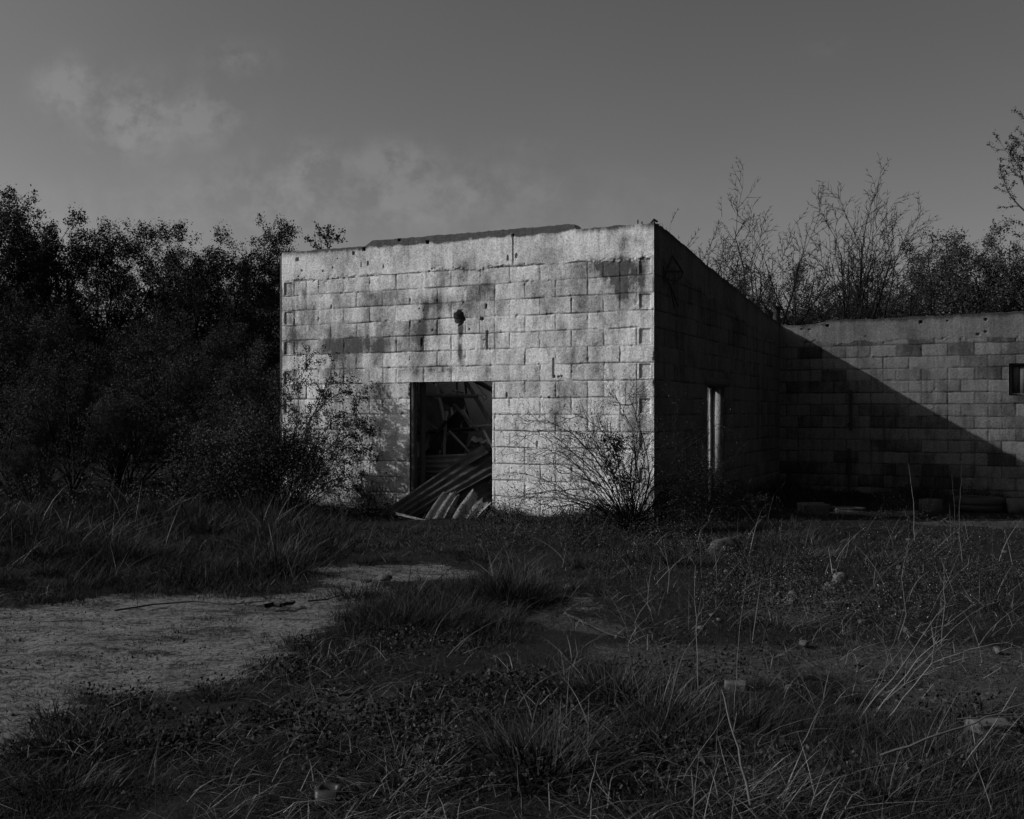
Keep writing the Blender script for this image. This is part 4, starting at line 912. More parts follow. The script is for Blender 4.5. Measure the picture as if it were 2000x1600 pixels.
# brambly mass at its foot: three bushes side by side
for k, (x0, x1, ytop, Y, lab) in enumerate([(545, 620, 890, 12.3, 'dark tangled bramble at the foot of the hawthorn bush'), (480, 560, 845, 12.3, 'dark tangled bramble left of the hawthorn bush'),
                                      (410, 490, 870, 12.5, 'dark tangled bramble between the wood and the hawthorn'), (700, 725, 965, 12.0, 'low bramble against the wall left of the doorway')]):
    rg_ = random.Random(60+k); xm = (x0+x1)/2; n_ = 16 if k < 3 else 7
    st = [[(xm, 1006), (xm+(x_-xm)*.6, 1006-(1006-ytop)*.6*rg_.uniform(.7, 1.2)), (x_+rg_.uniform(-12, 12), ytop+rg_.uniform(-25, 45)), (x_+(x_-xm)*.5+rg_.uniform(-10, 10), ytop+rg_.uniform(0, 70))] for x_ in [x0-20+(x1-x0+40)*i_/(n_-1) for i_ in range(n_)]]
    b0 = ((xm-1000)/F*Y, Y, 0.0); S = curve_stems(st, Y, b0, 14+k, .85, .26, .005)
    shrub('bramble', lab, 'bramble', b0, S, M_BARKD, 13000 if k < 3 else 1500, .016, M_LEAFM, 15+k, .075, 0, 1.4)
YC = 10.45; cx0 = (1232-1000)/F*YC
st = [[(1232,1040),(1190,930),(1120,860),(1060,830),(1013,815)],[(1232,1040),(1180,940),(1110,880),(1050,850),(1007,848)],[(1232,1040),(1210,900),(1170,830),(1130,805),(1090,815),(1055,818)],
      [(1230,1040),(1160,960),(1090,950),(1020,960),(975,975)],[(1234,1040),(1250,930),(1235,860),(1222,800),(1235,775),(1255,775)],[(1236,1040),(1270,920),(1240,810),(1225,797),(1200,785),(1183,765)],
      [(1232,1040),(1180,960),(1130,930),(1080,910),(1075,895)],[(1234,1040),(1270,960),(1310,920),(1340,918),(1370,940)],[(1234,1040),(1280,940),(1330,880),(1380,840),(1405,820)],
      [(1230,1040),(1150,980),(1080,985),(1030,970),(1015,985)],[(1232,1040),(1200,950),(1180,900),(1160,850),(1150,835)],[(1232,1040),(1215,950),(1210,880),(1200,850),(1195,845)],
      [(1234,1040),(1245,950),(1260,880),(1275,840)],[(1232,1040),(1190,970),(1150,900),(1110,870),(1095,845)],[(1232,1040),(1170,990),(1110,965),(1050,930),(1000,922)],
      [(1232,1040),(1220,960),(1190,900),(1165,870),(1120,850)],[(1236,1040),(1290,980),(1340,955),(1390,960)],[(1232,1040),(1180,985),(1120,1000),(1060,1010)],[(1232,1040),(1240,900),(1250,850),(1262,805)],
      [(1232,1040),(1205,930),(1150,880),(1120,870)],[(1234,1040),(1255,960),(1262,900),(1240,830)],[(1230,1040),(1190,1000),(1150,960),(1130,900)],[(1232,1040),(1225,970),(1215,920),(1210,860)],
      [(1234,1040),(1290,960),(1350,900),(1340,850)],[(1234,1040),(1275,930),(1310,860),(1325,800)]]
rq = random.Random(77)
for k in range(40):
    ex = rq.uniform(1000, 1470); ey = rq.uniform(850, 990) if ex < 1300 else rq.uniform(900, 1005); st.append([(1232, 1040), (1232+(ex-1232)*.35+rq.uniform(-8, 8), 1040-(1040-ey)*.62), (1232+(ex-1232)*.75, ey+rq.uniform(-12, 14)), (ex, ey+rq.uniform(-8, 30))])
S = curve_stems(st, YC, (cx0, YC, 0.0), 24, .95, .29, .0062)
cb_ = shrub('bramble_bush', 'bare arching bramble bush in front of the building corner', 'bush', (cx0, YC, 0.0), S, M_BARKD, 5200, .012, M_LEAFB, 25, .03, 1, 1.4)
# tuft of leaves in its middle
rr = np.random.default_rng(2); cc = []
for (x, y, rx, ry, n) in [(1205,865,16,18,500),(1195,900,22,25,450),(1180,860,10,10,120),(1215,940,20,20,250),(1135,850,10,8,60)]:
    c = rr.normal(size=(n, 3))*np.array([rx, 14, ry])*.55/F*YC; c += px(x, y, YC)-np.array([cx0, YC, 0]); cc.append(c)
V, f_, t_ = leaf_cards(rr, np.concatenate(cc), .016, 1.6); mk('leaf_tuft', V, f_, M_LEAFB, cb_, {'tone': t_}, world_parent=False)

# ------------------------------------------------------------------ grass
def blades(rng, R_, h, az, lean, curl, w, seg=3):
    n = len(R_); rows = []; tw = az+math.pi/2+rng.normal(size=n)*.6; sx_, sy_ = np.cos(tw), np.sin(tw)
    for i in range(seg+1):
        t = i/seg; hor = h*(lean*t+curl*t*t); ver = h*(t-.38*curl*t*t)*np.sqrt(np.maximum(1-np.minimum(lean, .95)**2*.8, .1)); ww = w*(1-t**1.6)*.5 + 0.0002
        cx = R_[:, 0]+np.cos(az)*hor; cy = R_[:, 1]+np.sin(az)*hor; cz = R_[:, 2]+ver
        rows.append(np.stack([cx-sx_*ww, cy-sy_*ww, cz], 1)); rows.append(np.stack([cx+sx_*ww, cy+sy_*ww, cz], 1))
    V = np.stack(rows, 1).reshape(-1, 3); k = 2*(seg+1); b_ = (np.arange(n)*k)[:, None]
    f_ = np.concatenate([b_+np.array([[2*i, 2*i+1, 2*i+3, 2*i+2]]) for i in range(seg)]); return V, f_, k
def inside_building(x, y):
    q_ = (x-CL[0])*(-nF[0])+(y-CL[1])*(-nF[1]); p_ = (x-CL[0])*dF[0]+(y-CL[1])*dF[1]
    return (q_ > -0.03) & (p_ > -0.05) & (q_ < 7) & (p_ < WF+0.03)
def zone(x, y):
    """density, height, dryness per ground point, judged in the plan of the yard (expressed through photo coordinates)"""
    Xp = 1000+x/y*F; Yp = HZ+F*CZ/y
    dens = np.full(x.shape, .75); hgt = .025+.055*fbm(x*1.4, y*1.4, 91, 3); dry = .14+.25*sst(.5, .7, fbm(x*.9, y*.9, 92, 3))
    def el(cx, cy, rx, ry): return sst(1.25, .6, np.hypot((Xp-cx)/rx, (Yp-cy)/ry))
    a = el(250,1080,480,100); hgt += a*(.02+.26*np.maximum(fbm(x*1.3, y*1.3, 99, 3)-.25, 0)); dens += a*.2
    a = el(-100,1000,700,50); hgt += a*.10
    a = el(560,1030,120,60); hgt += a*.12; dry += a*.15
    a = el(850,1215,190,75); hgt += a*.07; dens += a*.6; dry -= a*.1
    a = el(600,1300,220,50); hgt += a*.01; dens += a*.3
    a = el(1010,1150,70,45); hgt += a*.10; dens += a*.5
    a = el(1000,1480,330,110); hgt += a*.035
    a = el(150,1500,170,60); hgt += a*.02; dens += a*.3
    a = el(1250,1400,200,130); hgt += a*.05; dry += a*.08
    a = el(1600,1480,500,140); hgt += a*.02
    a = el(1180,1240,220,70); hgt -= a*.03
    a = el(1550,1180,320,70); hgt -= a*.02; dens -= a*.15
    a = el(1400,1060,220,50); hgt += a*.05
    a = el(1600,1400,220,60); hgt += a*.03; dens += a*.2
    a = el(760,1390,170,50); hgt -= a*.03; dry += a*.15; dens -= a*.2
    a = el(430,1600,200,40); hgt -= a*.03
    return np.clip(dens, 0, 1.6), np.clip(hgt*(1-.25*sst(1300, 1400, Yp)), .02, .5), np.clip(dry, .04, .8)
def sample_pts(rng, n, near=2.5, far=15.5):
    """more points near the camera, over the trapezium of ground the yard covers"""
    y = near*(far/near)**rng.random(n)**1.0; w = y*.60+.6; x = rng.uniform(-1, 1, n)*w; return x, y
def make_grass(name, mat, label, ntuft, per, drymode, seed, hmul=1.0, wid=.0045, leanr=(.05, .5), curlr=(.1, .7), seg=3, sp=.05):
    rng = np.random.default_rng(seed); x, y = sample_pts(rng, ntuft); d, h, dr = zone(x, y); s, g = masks(x, y)
    edge = sst(-.16, .14, s+(vnoise(x*11, y*11, 8)-.5)*.3); ge = sst(-.10, .10, g)
    prob = d*(np.where(fbm(x*2.3, y*2.3, 88, 3) > .56, .16, .02)*(1-edge)+edge)*(.22+.78*ge)*sst(.28, .52, fbm(x*2.4, y*2.4, seed+3, 3)+.10*d); prob = prob*(dr if drymode else (1-.5*dr))
    keep = (rng.random(ntuft) < prob) & ~inside_building(x, y); x, y, h = x[keep], y[keep], h[keep]; edge = np.minimum(edge, ge)[keep]; n = len(x)
    h = h*(.45+.55*edge)*(.35+1.5*vnoise(x*3, y*3, seed+5)**1.5)
    X = np.repeat(x, per)+rng.normal(size=n*per)*sp*(.5+h.repeat(per)*2); Y = np.repeat(y, per)+rng.normal(size=n*per)*sp*(.5+h.repeat(per)*2); k2 = ~inside_building(X, Y)
    taz = np.repeat(rng.uniform(0, 6.28, n), per); az = np.where(rng.random(n*per) < .18, taz+rng.normal(size=n*per)*.7, rng.uniform(0, 6.28, n*per))
    H = np.repeat(h, per)*rng.uniform(.45, 1.25, n*per)*hmul; le = rng.uniform(*leanr, n*per); cu = rng.uniform(*curlr, n*per); wd_ = wid*rng.uniform(.6, 1.3, n*per)*(.7+H*1.5)
    wd_ = wd_*np.clip(Y/5, .9, 2.0)**.7
    X, Y, H, az, le, cu, wd_ = [v[k2] for v in (X, Y, H, az, le, cu, wd_)]
    R_ = np.stack([X, Y, gh(X, Y)-.015], 1); V, f_, k = blades(rng, R_, H, az, le, cu, wd_, seg); tone = np.repeat(rng.random(len(R_)), k)
    print(name, len(R_)); return tag(mk(name, V, f_, mat, None, {'tone': tone}), label, 'grass', kind='stuff')
make_grass('green_grass', M_GREEN, 'dark green grass covering most of the yard', 17000, 26, False, 1, wid=.0036, leanr=(.05, .85), curlr=(.0, .9))
make_grass('dry_grass', M_DRY, 'pale dead grass blades mixed through the yard', 14000, 9, True, 2, hmul=1.7, wid=.0032, leanr=(.1, .98), curlr=(0, .9), seg=4)
make_grass('short_grass', M_GREEN, 'short fine grass and moss between the taller tufts', 80000, 7, False, 3, hmul=.75, wid=.0032, leanr=(.1, .98), curlr=(0, .9), seg=2, sp=.09)
rng = np.random.default_rng(44); x, y = sample_pts(rng, 9000); Xp = 1000+x/y*F; Yp = HZ+F*CZ/y; s, g = masks(x, y)
pr = .10+.9*sst(1.2, .5, np.hypot((Xp-1600)/480, (Yp-1180)/170))+.5*sst(1.2, .5, np.hypot((Xp-1150)/300, (Yp-1070)/60))+.5*sst(1.2, .5, np.hypot((Xp-1500)/700, (Yp-1500)/160))
keep = (rng.random(len(x)) < pr*.42) & (s > 0) & ~inside_building(x, y); x, y = x[keep], y[keep]; n = len(x); H = rng.uniform(.10, .42, n)*(.6+.4*np.clip(y/6, 0, 1.4)); az = rng.uniform(0, 6.28, n)
R_ = np.stack([x, y, gh(x, y)-.01], 1); V, f_, k = blades(rng, R_, H, az, rng.uniform(.1, .98, n), rng.uniform(0, 1.0, n), np.full(n, .0030)*np.clip(y/5, .8, 1.8), 6)
tag(mk('dead_stems', V, f_, M_DRY, None, {'tone': np.repeat(.45+.55*rng.random(n), k)}), 'thin dead stems arching in all directions over the right half of the yard', 'grass', kind='stuff')
# matted straw lying on the ground
rng = np.random.default_rng(12); x, y = sample_pts(rng, 30000); s, g = masks(x, y); keep = (rng.random(len(x)) < sst(.38, .62, fbm(x*1.5, y*1.5, 95, 4))*(.03+.97*sst(-.02, .1, s))) & ~inside_building(x, y)
x, y = x[keep], y[keep]; L = rng.uniform(.04, .22, len(x)); R_ = np.stack([x, y, gh(x, y)+rng.uniform(0, .03, len(x))], 1); az = rng.uniform(0, 6.28, len(x))
V, f_, k = blades(rng, R_, L, az, rng.uniform(.85, .98, len(x)), rng.uniform(0, .3, len(x)), np.full(len(x), .0035), 2); V[:, 2] = np.minimum(V[:, 2], gh(V[:, 0], V[:, 1])+.05)
tag(mk('straw_litter', V, f_, M_DRY, None, {'tone': np.repeat(rng.random(len(x)), k)}), 'broken straw matted on the soil between the tufts', 'litter', kind='stuff')
# leaf litter and grit
rng = np.random.default_rng(13); x, y = sample_pts(rng, 60000); s, g = masks(x, y); Xp = 1000+x/y*F; Yp = HZ+F*CZ/y
pr = .12+.8*sst(.2, -.1, g)+.5*sst(1.2, .5, np.hypot((Xp-1600)/330, (Yp-1180)/90)); pr = pr*(.15+.85*sst(-.1, .1, s))+.5*sst(.1, -.1, s)*sst(.5, .62, fbm(x*2, y*3, 89, 3)); keep = (rng.random(len(x)) < pr*.35) & ~inside_building(x, y); x, y = x[keep], y[keep]
C = np.stack([x, y, gh(x, y)+rng.uniform(-.015, .025, len(x))], 1); V, f_, t_ = leaf_cards(rng, C, .009, 1.3, flat=.9)
tag(mk('leaf_litter', V, f_, M_DRY, None, {'tone': t_*.75}), 'small dead leaves and grit scattered on bare soil', 'litter', kind='stuff')
# pebbles and clods on the sand
rng = np.random.default_rng(14); x, y = sample_pts(rng, 26000, 3, 10); s, g = masks(x, y); keep = (np.minimum(s, g) < .05) & (rng.random(len(x)) < .12+.4*sst(.45, .6, fbm(x*3, y*3, 97, 3))); x, y = x[keep], y[keep]; n = len(x)
z = gh(x, y)-.02; r_ = rng.uniform(.0025, .007, n)*np.where(rng.random(n) > .96, 2, 1); oc = np.array([[1,0,0],[-1,0,0],[0,1,0],[0,-1,0],[0,0,1],[0,0,-1]], float); of = np.array([[0,2,4],[2,1,4],[1,3,4],[3,0,4],[2,0,5],[1,2,5],[3,1,5],[0,3,5]])
V = (oc[None]*(r_[:, None]*rng.uniform(.6, 1.3, (n, 6)))[..., None]+np.stack([x, y, z+r_*.3], 1)[:, None]).reshape(-1, 3); f_ = ((np.arange(n)*6)[:, None, None]+of[None]).reshape(-1, 3)
tag(mk('pebbles', V, f_, M_STONE), 'pebbles and clods strewn over the sand', 'pebbles', kind='stuff')
# low leafy weeds with tiny white flowers
def weeds(name, label, region, n, per, size, seed, mat, hz=.08, flowers=0):
    rng = np.random.default_rng(seed); cx, cy, rx, ry = region; x, y = sample_pts(rng, n*6); Xp = 1000+x/y*F; Yp = HZ+F*CZ/y
    k = (np.hypot((Xp-cx)/rx, (Yp-cy)/ry) < rng.uniform(.5, 1.2, len(x))) & ~inside_building(x, y); s, g = masks(x, y); k &= (s > .02) & (fbm(x*2.1, y*2.1, seed+4, 3) > .47); x, y = x[k][:n], y[k][:n]
    ht = hz*(.4+1.2*vnoise(x*3, y*3, seed)); C = np.repeat(np.stack([x, y, gh(x, y)], 1), per, 0)+rng.normal(size=(len(x)*per, 3))*np.array([.04, .04, 0]); C[:, 2] += np.repeat(ht, per)*rng.random(len(C))
    kk = ~inside_building(C[:, 0], C[:, 1]); C = C[kk]; V, f_, t_ = leaf_cards(rng, C, size, 1.5, flat=.5); tag(mk(name, V, f_, mat, None, {'tone': t_}), label, 'weeds', kind='stuff')
    if flowers:
        ids = rng.integers(0, len(C), flowers); c2 = C[ids]+np.array([0, 0, .03]); V, f_, t_ = leaf_cards(rng, c2, .006, 1.0, flat=.5); tag(mk('tiny_flowers', V, f_, M_FLOWER, None, {'tone': t_}), 'tiny white flowers dotted over the weeds on the right', 'flowers', kind='stuff')
weeds('low_weeds', 'low leafy weeds along the foot of the front wall', (1000, 1048, 400, 42), 2600, 26, .012, 61, M_LEAFB, .20)
weeds('low_weeds', 'low leafy weeds spreading over the right half of the yard', (1620, 1120, 430, 110), 4200, 20, .010, 62, M_LEAFB, .11, 900)
weeds('low_weeds', 'broad leaved weeds low among the foreground grass', (1000, 1420, 1000, 170), 2600, 12, .013, 64, M_LEAFB, .05)
weeds('low_weeds', 'dark undergrowth at the edge of the left wood', (250, 985, 500, 35), 1700, 26, .018, 63, M_LEAFM, .45)

# weeds rooted along the feet of the walls
rng = np.random.default_rng(71); CC = []; SS = []
for (A_, D_, N_, L_, n_, hz, far_) in ((CL, dF, nF, WF, 5200, .34, .55), (CR, dS, nS, WS, 4200, .42, .7), (IN, dW, nW, 4.2, 3000, .30, .8)):
    p = rng.uniform(-.1 if A_ is not CL else 0.3, L_, n_); o_ = np.abs(rng.normal(size=n_))*far_*.5+.02; hh = hz*np.clip(2.6*fbm(p*2.3, o_*2+5, 73, 3)-.75, .12, 1.3)*rng.random(n_)**.8
    x = A_[0]+D_[0]*p+N_[0]*o_; y = A_[1]+D_[1]*p+N_[1]*o_; k = rng.random(n_) < .95
    if A_ is CL: k &= ~((p > DP0-.15) & (p < DP1+.05) & (rng.random(n_) < .75)); hh = hh*np.where(p > DP1, 1.0, .8)
    x, y, hh = x[k], y[k], hh[k]; z = gh(x, y); base = np.stack([x, y, z], 1)
    CC.append(np.repeat(base, 6, 0)+np.stack([rng.normal(size=len(x)*6)*.02, rng.normal(size=len(x)*6)*.02, np.repeat(hh, 6)*rng.uniform(.2, 1, len(x)*6)], 1)); m_ = rng.random(len(x)) < .3
    SS.append((base[m_], hh[m_]*1.5+.05))
C = np.concatenate(CC); C = C[~inside_building(C[:, 0], C[:, 1])]; V, f_, t_ = leaf_cards(rng, C, .014, 1.6, flat=.3)
tag(mk('low_weeds', V, f_, M_LEAFB, None, {'tone': t_}), 'uneven leafy weeds rooted along the feet of the walls', 'weeds', kind='stuff')
B_ = np.concatenate([a for a, b in SS]); H_ = np.concatenate([b for a, b in SS]); V, f_, k = blades(rng, B_, H_, rng.uniform(0, 6.28, len(B_)), rng.uniform(.05, .7, len(B_)), rng.uniform(0, .9, len(B_)), np.full(len(B_), .006), 5)
tag(mk('dead_stems', V, f_, M_DRY, None, {'tone': np.repeat(rng.random(len(B_)), k)}), 'thin dead stems standing among the weeds at the feet of the walls', 'grass', kind='stuff')
rq = random.Random(19); nr_ = 0
while nr_ < 22:
    x_ = rq.uniform(1330, 1980); y_ = rq.uniform(1035, 1290); nr_ += 1; gx_, gy_ = G(x_, y_); w_s = rq.uniform(.03, .09)
    rock('rubble_stone', gx_, gy_, w_s, w_s*rq.uniform(.5, .9), w_s*rq.uniform(.4, .8), M_PALE if rq.random() < .5 else M_CONC, 'small piece of rubble half hidden in weeds right of the building corner', 'rubble', 'rubble scattered before the wing', seed=nr_, sub=2, rz=rq.uniform(0, 3))
# individual grass clumps that stand out
def clump(x, y, n, h, dry, rad, label, seed, lean=(.05, .55), wid=.005, up=False, dirx=None):
    rng = np.random.default_rng(seed); gx_, gy_ = G(x, y); R_ = np.stack([gx_+rng.normal(size=n)*rad, gy_+rng.normal(size=n)*rad, np.zeros(n)], 1); R_[:, 2] = gh(R_[:, 0], R_[:, 1])-.015
    az = np.arctan2(R_[:, 1]-gy_, R_[:, 0]-gx_)+rng.normal(size=n)*.7
    if dirx is not None: az = np.where(rng.random(n) < .7, dirx+rng.normal(size=n)*.35, az)
    H = h*(.72 if y > 1300 else .95)*rng.uniform(.25, 1.15, n); V, f_, k = blades(rng, R_, H, az, np.clip(rng.uniform(lean[0], lean[1]+.3, n)*np.where(rng.random(n) < .12, 1.6, 1), 0, .98), rng.uniform(0, 1.1, n), wid*.85*rng.uniform(.5, 1.3, n), 5); tone = np.repeat(rng.random(n), k)
    return tag(mk('grass_clump', V, f_, M_DRY if dry else M_GREEN, None, {'tone': tone}), label, 'grass clump', 'grass clumps that stand out in the yard')
for (x, y, n, h, dry, rad, lab, kw) in [
    (1005,1180,1500,.20,0,.12,'round green grass clump in the centre of the yard',{}),
    (835,1215,1800,.17,0,.20,'wide soft green grass clump left of the round one',{}),
    (700,1165,500,.12,0,.10,'small grass clump standing on the sand by the weeds',{}),
    (1050,1530,900,.30,0,.09,'big dark green grass clump at the bottom centre',dict(wid=.006)),
    (150,1470,900,.17,0,.10,'dark grass clump near the bottom left corner',{}),
    (110,1560,700,.14,0,.10,'low grass clump at the bottom left corner',{}),
    (430,1365,260,.15,0,.05,'spiky grass clump at the near edge of the sand',{}),
    (120,1410,260,.13,0,.06,'spiky dark clump at the left near edge of the sand',{}),
    (1210,1370,700,.24,0,.10,'upright grass clump right of the bottom centre',dict(wid=.006,lean=(.02,.3))),
    (1290,1400,350,.26,1,.10,'pale upright dead grass beside the upright green clump',dict(lean=(.02,.35))),
    (790,1560,260,.20,1,.07,'pale tangled dead grass at the bottom left of centre',dict(lean=(.2,.9))),
    (330,1480,240,.16,1,.08,'pale arching dead grass behind the bottom left clump',dict(lean=(.3,.9),dirx=.2)),
    (1480,1590,300,.24,1,.09,'pale dead grass blades swept right at the bottom edge',dict(dirx=.4,lean=(.3,.9))),
    (540,1100,420,.38,1,.12,'tall pale dead grass left of the front wall',dict(lean=(.05,.5))),
    (640,1075,350,.34,1,.12,'tall dead grass below the left end of the front wall',dict(lean=(.05,.5))),
    (70,1060,800,.34,0,.16,'tall grass clump at the far left below the wood',dict(wid=.006)),
    (230,1100,700,.30,0,.15,'tall grass clump left of centre below the wood',{}),
    (300,1010,600,.32,0,.14,'tall grass clump close under the wood',{}),
    (400,1040,600,.32,0,.14,'grass clump between the wood and the sand',{}),
    (1600,1085,500,.14,1,.10,'straw coloured grass clump in the middle right',dict(lean=(.3,.9),dirx=0.1)),
    (1560,1050,500,.20,0,.12,'wind bent grass clump near the boulder',dict(lean=(.2,.7),dirx=.2)),
    (1450,1420,500,.20,0,.12,'green grass clump around the broken brick',{}),
    (1700,1560,700,.20,0,.14,'green grass clump at the bottom right',{}),
    (1850,1500,700,.20,0,.14,'grass clump beside the flat pale slab',{}),
    (1720,1100,420,.17,0,.14,'green grass clump in front of the flowering weed',{}),
    (1880,1120,420,.16,0,.14,'green grass clump below the tyre',{}),
    (1480,1110,420,.18,0,.13,'green grass clump right of the boulder',{}),
    (1340,1100,420,.20,0,.12,'tall green grass clump left of the boulder',{}),
    (1250,1090,380,.18,0,.12,'green grass clump below the corner bramble',{}),
    (1150,1100,380,.16,0,.12,'green grass clump under the right half of the front wall',{}),
    (1950,1190,380,.15,1,.12,'straw coloured grass clump at the right photo edge',dict(lean=(.2,.8))),
    (1520,1230,300,.12,1,.10,'short straw coloured clump at the near side of the rubble',dict(lean=(.2,.8))),
    (940,1090,300,.14,0,.10,'green grass clump below the doorway',{})]:
    clump(x, y, n, h, dry, rad, lab, int(x+y), **kw)

# tall dry weed stalks
def stalk(pts, Y, r, label, seed, kids=.5, kl=.18, dy=None, group='dry weed stalks standing in the yard', two=.0):
    rng = random.Random(seed); W = np.array([px(x, y, Y) for x, y in pts]); W[:, 1] += np.linspace(0, rng.uniform(-.12, .12) if dy is None else dy, len(W)); S = []
    fine = [W[0]]
    for a, b_ in zip(W[:-1], W[1:]):
        m_ = max(3, int(np.linalg.norm(b_-a)/.06))
        for i in range(1, m_+1): fine.append(a+(b_-a)*i/m_+np.array([rng.gauss(0, .0022) for _ in range(3)]))
    n = len(fine)-1
    for i in range(n):
        r0 = r*(1-.7*i/n); r1 = r*(1-.7*(i+1)/n); S.append((*fine[i], *fine[i+1], r0, r1, 0))
        if i/n > .35 and rng.random() < kids:
            d = unit(tuple(fine[i+1]-fine[i])); a = rng.choice((-1, 1)); nd = unit((d[0]+a*rng.uniform(.4, .8), d[1]+rng.gauss(0, .3), d[2]*.9))
            grow(rng, S, tuple(fine[i+1]), nd, kl*rng.uniform(.4, 1.3)*(1.3-i/n), r1*.6, 1, 2, dict(wander=[.05, .07, .1], up=[0, .01, .01], kids=[0, 2, 0], angle=[.5, .5, .5], ratio=.5, seg=.05, start=.3, taper=.6, rmin=.0011))
    S = np.array(S); V, f_ = seg_mesh(S[:, :8], 5)
    o = mk('weed_stalk', V, f_, M_STEM, None, {'tone': np.full(len(V), rng.random())}); return tag(o, label, 'weed stalk', group)
sk = [([(1362,1560),(1364,1380),(1362,1210),(1358,1105)],4.1,.0035,'tall upright branched stalk left of the broken brick',.45,.22),
      ([(1424,1600),(1430,1420),(1440,1260),(1455,1120)],4.0,.0032,'upright branching stalk behind the broken brick',.45,.22),
      ([(1476,1605),(1455,1500),(1432,1420),(1424,1366)],3.0,.0055,'thick short stalk rising from the bottom edge',.1,.1),
      ([(1632,1470),(1690,1380),(1732,1318),(1780,1240),(1822,1172)],4.0,.0042,'longest slanting stalk of the right hand sheaf',.25,.2),
      ([(1650,1480),(1720,1370),(1780,1280),(1830,1235)],4.1,.0038,'second slanting stalk in the right hand sheaf',.3,.2),
      ([(1610,1460),(1700,1390),(1760,1330),(1850,1220),(1900,1180)],4.2,.0032,'slanting stalk with a forked top in the right hand sheaf',.35,.25),
      ([(1655,1460),(1720,1330),(1745,1250),(1772,1150)],4.3,.0030,'steep thin stalk of the right hand sheaf',.3,.2),
      ([(1640,1450),(1700,1350),(1740,1300),(1800,1230)],4.1,.0030,'short slanting stalk of the right hand sheaf',.3,.2),
      ([(1690,1460),(1760,1360),(1815,1290),(1880,1262),(1950,1245)],4.0,.0032,'stalk bending right out of the right hand sheaf',.2,.2),
      ([(1720,1475),(1800,1440),(1888,1402),(1950,1370),(2010,1338)],3.3,.0048,'low stalk reaching to the right photo edge',.3,.2),
      ([(1870,1405),(1940,1400),(2010,1405)],3.3,.003,'thin straw lying level over the flat pale slab',.0,.1),
      ([(1900,1396),(2010,1398)],3.3,.003,'upper thin straw lying level near the right photo edge',.0,.1),
      ([(1275,1330),(1350,1310),(1440,1290),(1530,1268)],4.6,.0035,'long straw lying slanted across the bare strip',.1,.1),
      ([(1530,1268),(1545,1300),(1555,1330)],4.5,.003,'drooping end of straw near the bare strip',.0,.1),
      ([(1262,1560),(1240,1400),(1232,1300),(1215,1190)],4.3,.003,'thin stalk leaning left over the upright clump',.4,.2),
      ([(1150,1600),(1100,1480),(1075,1400)],3.2,.0028,'thin straw leaning left at the bottom centre',.2,.12),
      ([(1022,1600),(1014,1520),(1009,1465)],3.0,.0038,'short straight straw at the bottom centre',.0,.1),
      ([(1140,1602),(1155,1530),(1167,1466)],3.05,.0045,'thick straight straw right of the bottom centre',.0,.1),
      ([(770,1460),(774,1380)],3.9,.003,'short upright straw left of the bottom centre',.0,.1),
      ([(1650,1330),(1600,1230),(1570,1110)],5.2,.003,'thin stalk left of the sheaf top',.4,.25),
      ([(1740,1290),(1770,1200),(1760,1130),(1775,1040)],5.5,.003,'wavy stalk in front of the flowering weeds',.4,.3),
      ([(1835,1290),(1840,1200),(1835,1100)],5.4,.003,'upright stalk behind the right hand sheaf',.4,.25),
      ([(1800,1230),(1860,1130),(1900,1050)],6.0,.003,'stalk slanting right towards the tyre',.4,.25),
      ([(1660,1200),(1740,1110),(1800,1060)],6.4,.003,'arched stalk above the litter',.4,.25),
      ([(1640,1120),(1655,1080),(1662,1040)],8.5,.004,'short pale stalk right of the straw clump',.1,.1),
      ([(1874,1085),(1874,1000),(1880,900)],9.3,.0035,'tall bare stalk rising in front of the tyre',.0,.1),
      ([(1862,1085),(1860,1000),(1850,920)],9.3,.0032,'slightly bent stalk left of the tall bare one',.0,.1),
      ([(1786,1060),(1788,980),(1781,905)],9.8,.0034,'tall bare stalk in front of the hollow block',.0,.1),
      ([(1405,1170),(1400,1110),(1395,1060)],7.0,.003,'stalk below the boulder',.5,.25),
      ([(1480,1160),(1465,1100),(1440,1050)],7.2,.003,'arched stalk right of the boulder',.4,.25),
      ([(1300,1200),(1310,1120),(1300,1060)],6.8,.003,'fine branched stalk left of the boulder',.6,.25),
      ([(536,1130),(540,1060),(532,985)],8.2,.005,'pale branched dead stalk left of the front wall',.8,.3),
      ([(672,1075),(668,1030),(676,970)],9.5,.0035,'single dry stalk before the left part of the wall',.1,.1),
      ([(650,1065),(646,1000),(645,950)],9.8,.003,'thin dry stalk left of the single one',.1,.1),
      ([(1860,1600),(1900,1560),(1960,1500)],3.1,.004,'slanting straw at the bottom right corner',.1,.1),
      ([(1800,1600),(1850,1520),(1930,1400),(1960,1330)],3.4,.003,'long thin straw above the bottom right corner',.2,.15),
      ([(1240,1580),(1290,1420),(1330,1260),(1400,1160)],3.8,.003,'slanting stalk crossing the upright ones',.25,.2),
      ([(1300,1600),(1340,1500),(1410,1380)],3.3,.003,'slanting straw near the thick short stalk',.1,.15),
      ([(1385,1600),(1392,1480),(1398,1330)],3.4,.0026,'thin dark stalk between the upright ones',.15,.15),
      ([(1520,1560),(1560,1450),(1580,1380)],3.7,.003,'thin stalk left of the right hand sheaf foot',.3,.15)]
for i, (pts, Y, r, lab, kd, kl) in enumerate(sk): stalk(pts, Y, r, lab, 300+i, kd, kl)
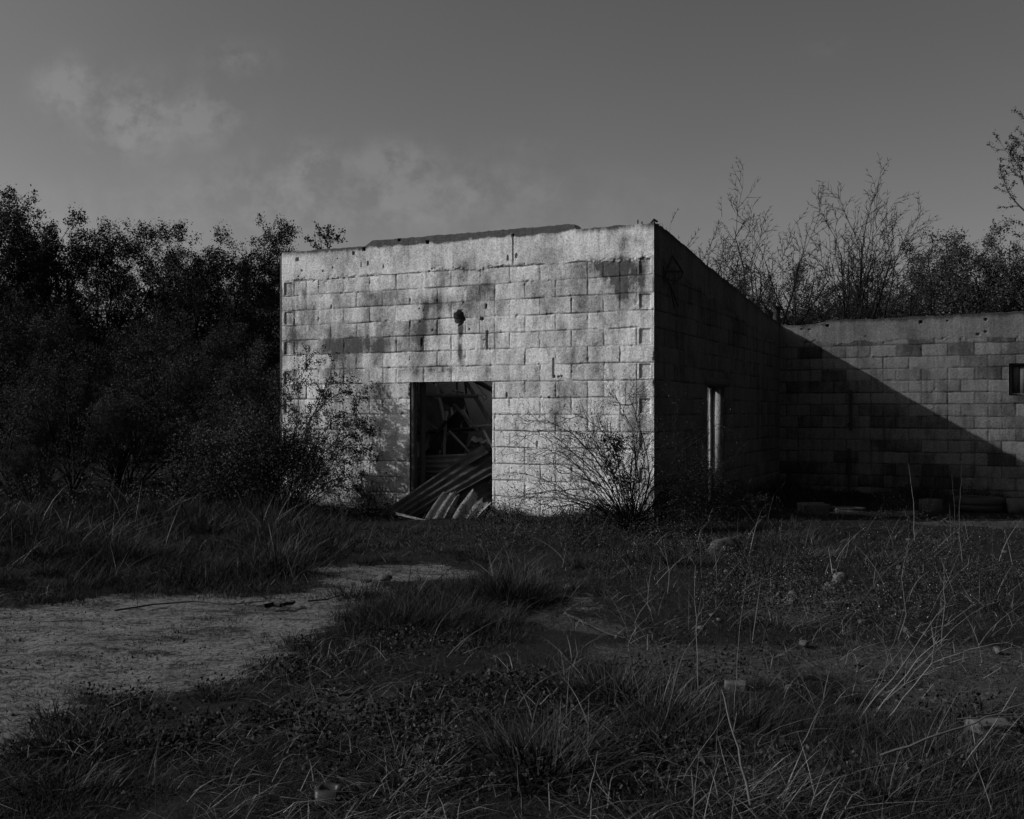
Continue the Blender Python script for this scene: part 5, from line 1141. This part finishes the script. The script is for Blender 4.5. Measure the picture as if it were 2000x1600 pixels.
# feathery weeds by the side door
for i, (x0, y0, x1, y1, lab) in enumerate([(1352,1045,1372,870,'tall feathery weed left of the side door'),(1335,1050,1345,900,'feathery weed nearer the corner bush'),(1400,1040,1428,965,'feathery weed right of the side door'),
                                       (1440,1035,1478,972,'slanting feathery weed before the side wall'),(1380,1045,1395,940,'feathery weed in front of the side door'),(1365,1050,1350,960,'short feathery weed below the side wall')]):
    Y = 10.6; S = curve_stems([[(x0,y0),((x0+x1)/2+3,(y0+y1)/2),(x1,y1)],[(x0+4,y0),((x0+x1)/2+8,(y0+y1)/2+10),(x1+12,y1+20)]], Y, ((x0-1000)/F*Y, Y, 0), 500+i, .9, .12, .003)
    shrub('feathery_weed', lab, 'weed', ((x0-1000)/F*Y, Y, 0), S, M_BARK, 700, .010, M_LEAFB, 600+i, .015, 0, 1.8)
# flowering weed in front of the wing
Y = 12.5; S = curve_stems([[(1740,1010),(1735,985),(1720,970)],[(1742,1010),(1750,980),(1765,965)],[(1740,1010),(1740,985),(1742,965)],[(1738,1010),(1715,990),(1700,972)],[(1744,1010),(1765,985),(1782,978)]], Y, ((1740-1000)/F*Y, Y, -.1), 700, .9, .14, .003)
fl = shrub('flowering_weed', 'low weed speckled with white flowers before the wing wall', 'weed', ((1740-1000)/F*Y, Y, -.1), S, M_BARK, 500, .012, M_LEAFB, 701, .02, 0, 1.4)
rr = np.random.default_rng(5); tl = S[S[:, 8] >= 1]; ids = rr.integers(0, len(tl), 170); V, f_, t_ = leaf_cards(rr, tl[ids, 3:6]+rr.normal(size=(170, 3))*.03, .007, 1.0); mk('flowers', V, f_, M_FLOWER, fl, {'tone': t_}, world_parent=False)
# sprigs growing up behind the wall top at the left
for i, (x, top, lab) in enumerate([(622, 447, 'thin sprig rising behind the left wall top'), (645, 462, 'leafy sprig beside the thin one behind the wall top')]):
    Y = 15.5; base = ((x-1000)/F*Y-.4, Y-.0, 0.0)
    S = curve_stems([[(x-14,900),(x-6,620),(x,500),(x,top)],[(x-14,900),(x+2,520),(x+16,475)]], Y, base, 800+i, .35, .22, .012)
    shrub('thin_sapling', lab, 'sapling', base, S, M_BARKD, 500, .028, M_LEAFD, 810+i, .02, 1, 1.4, cl=3)
print('objects', len(bpy.data.objects))
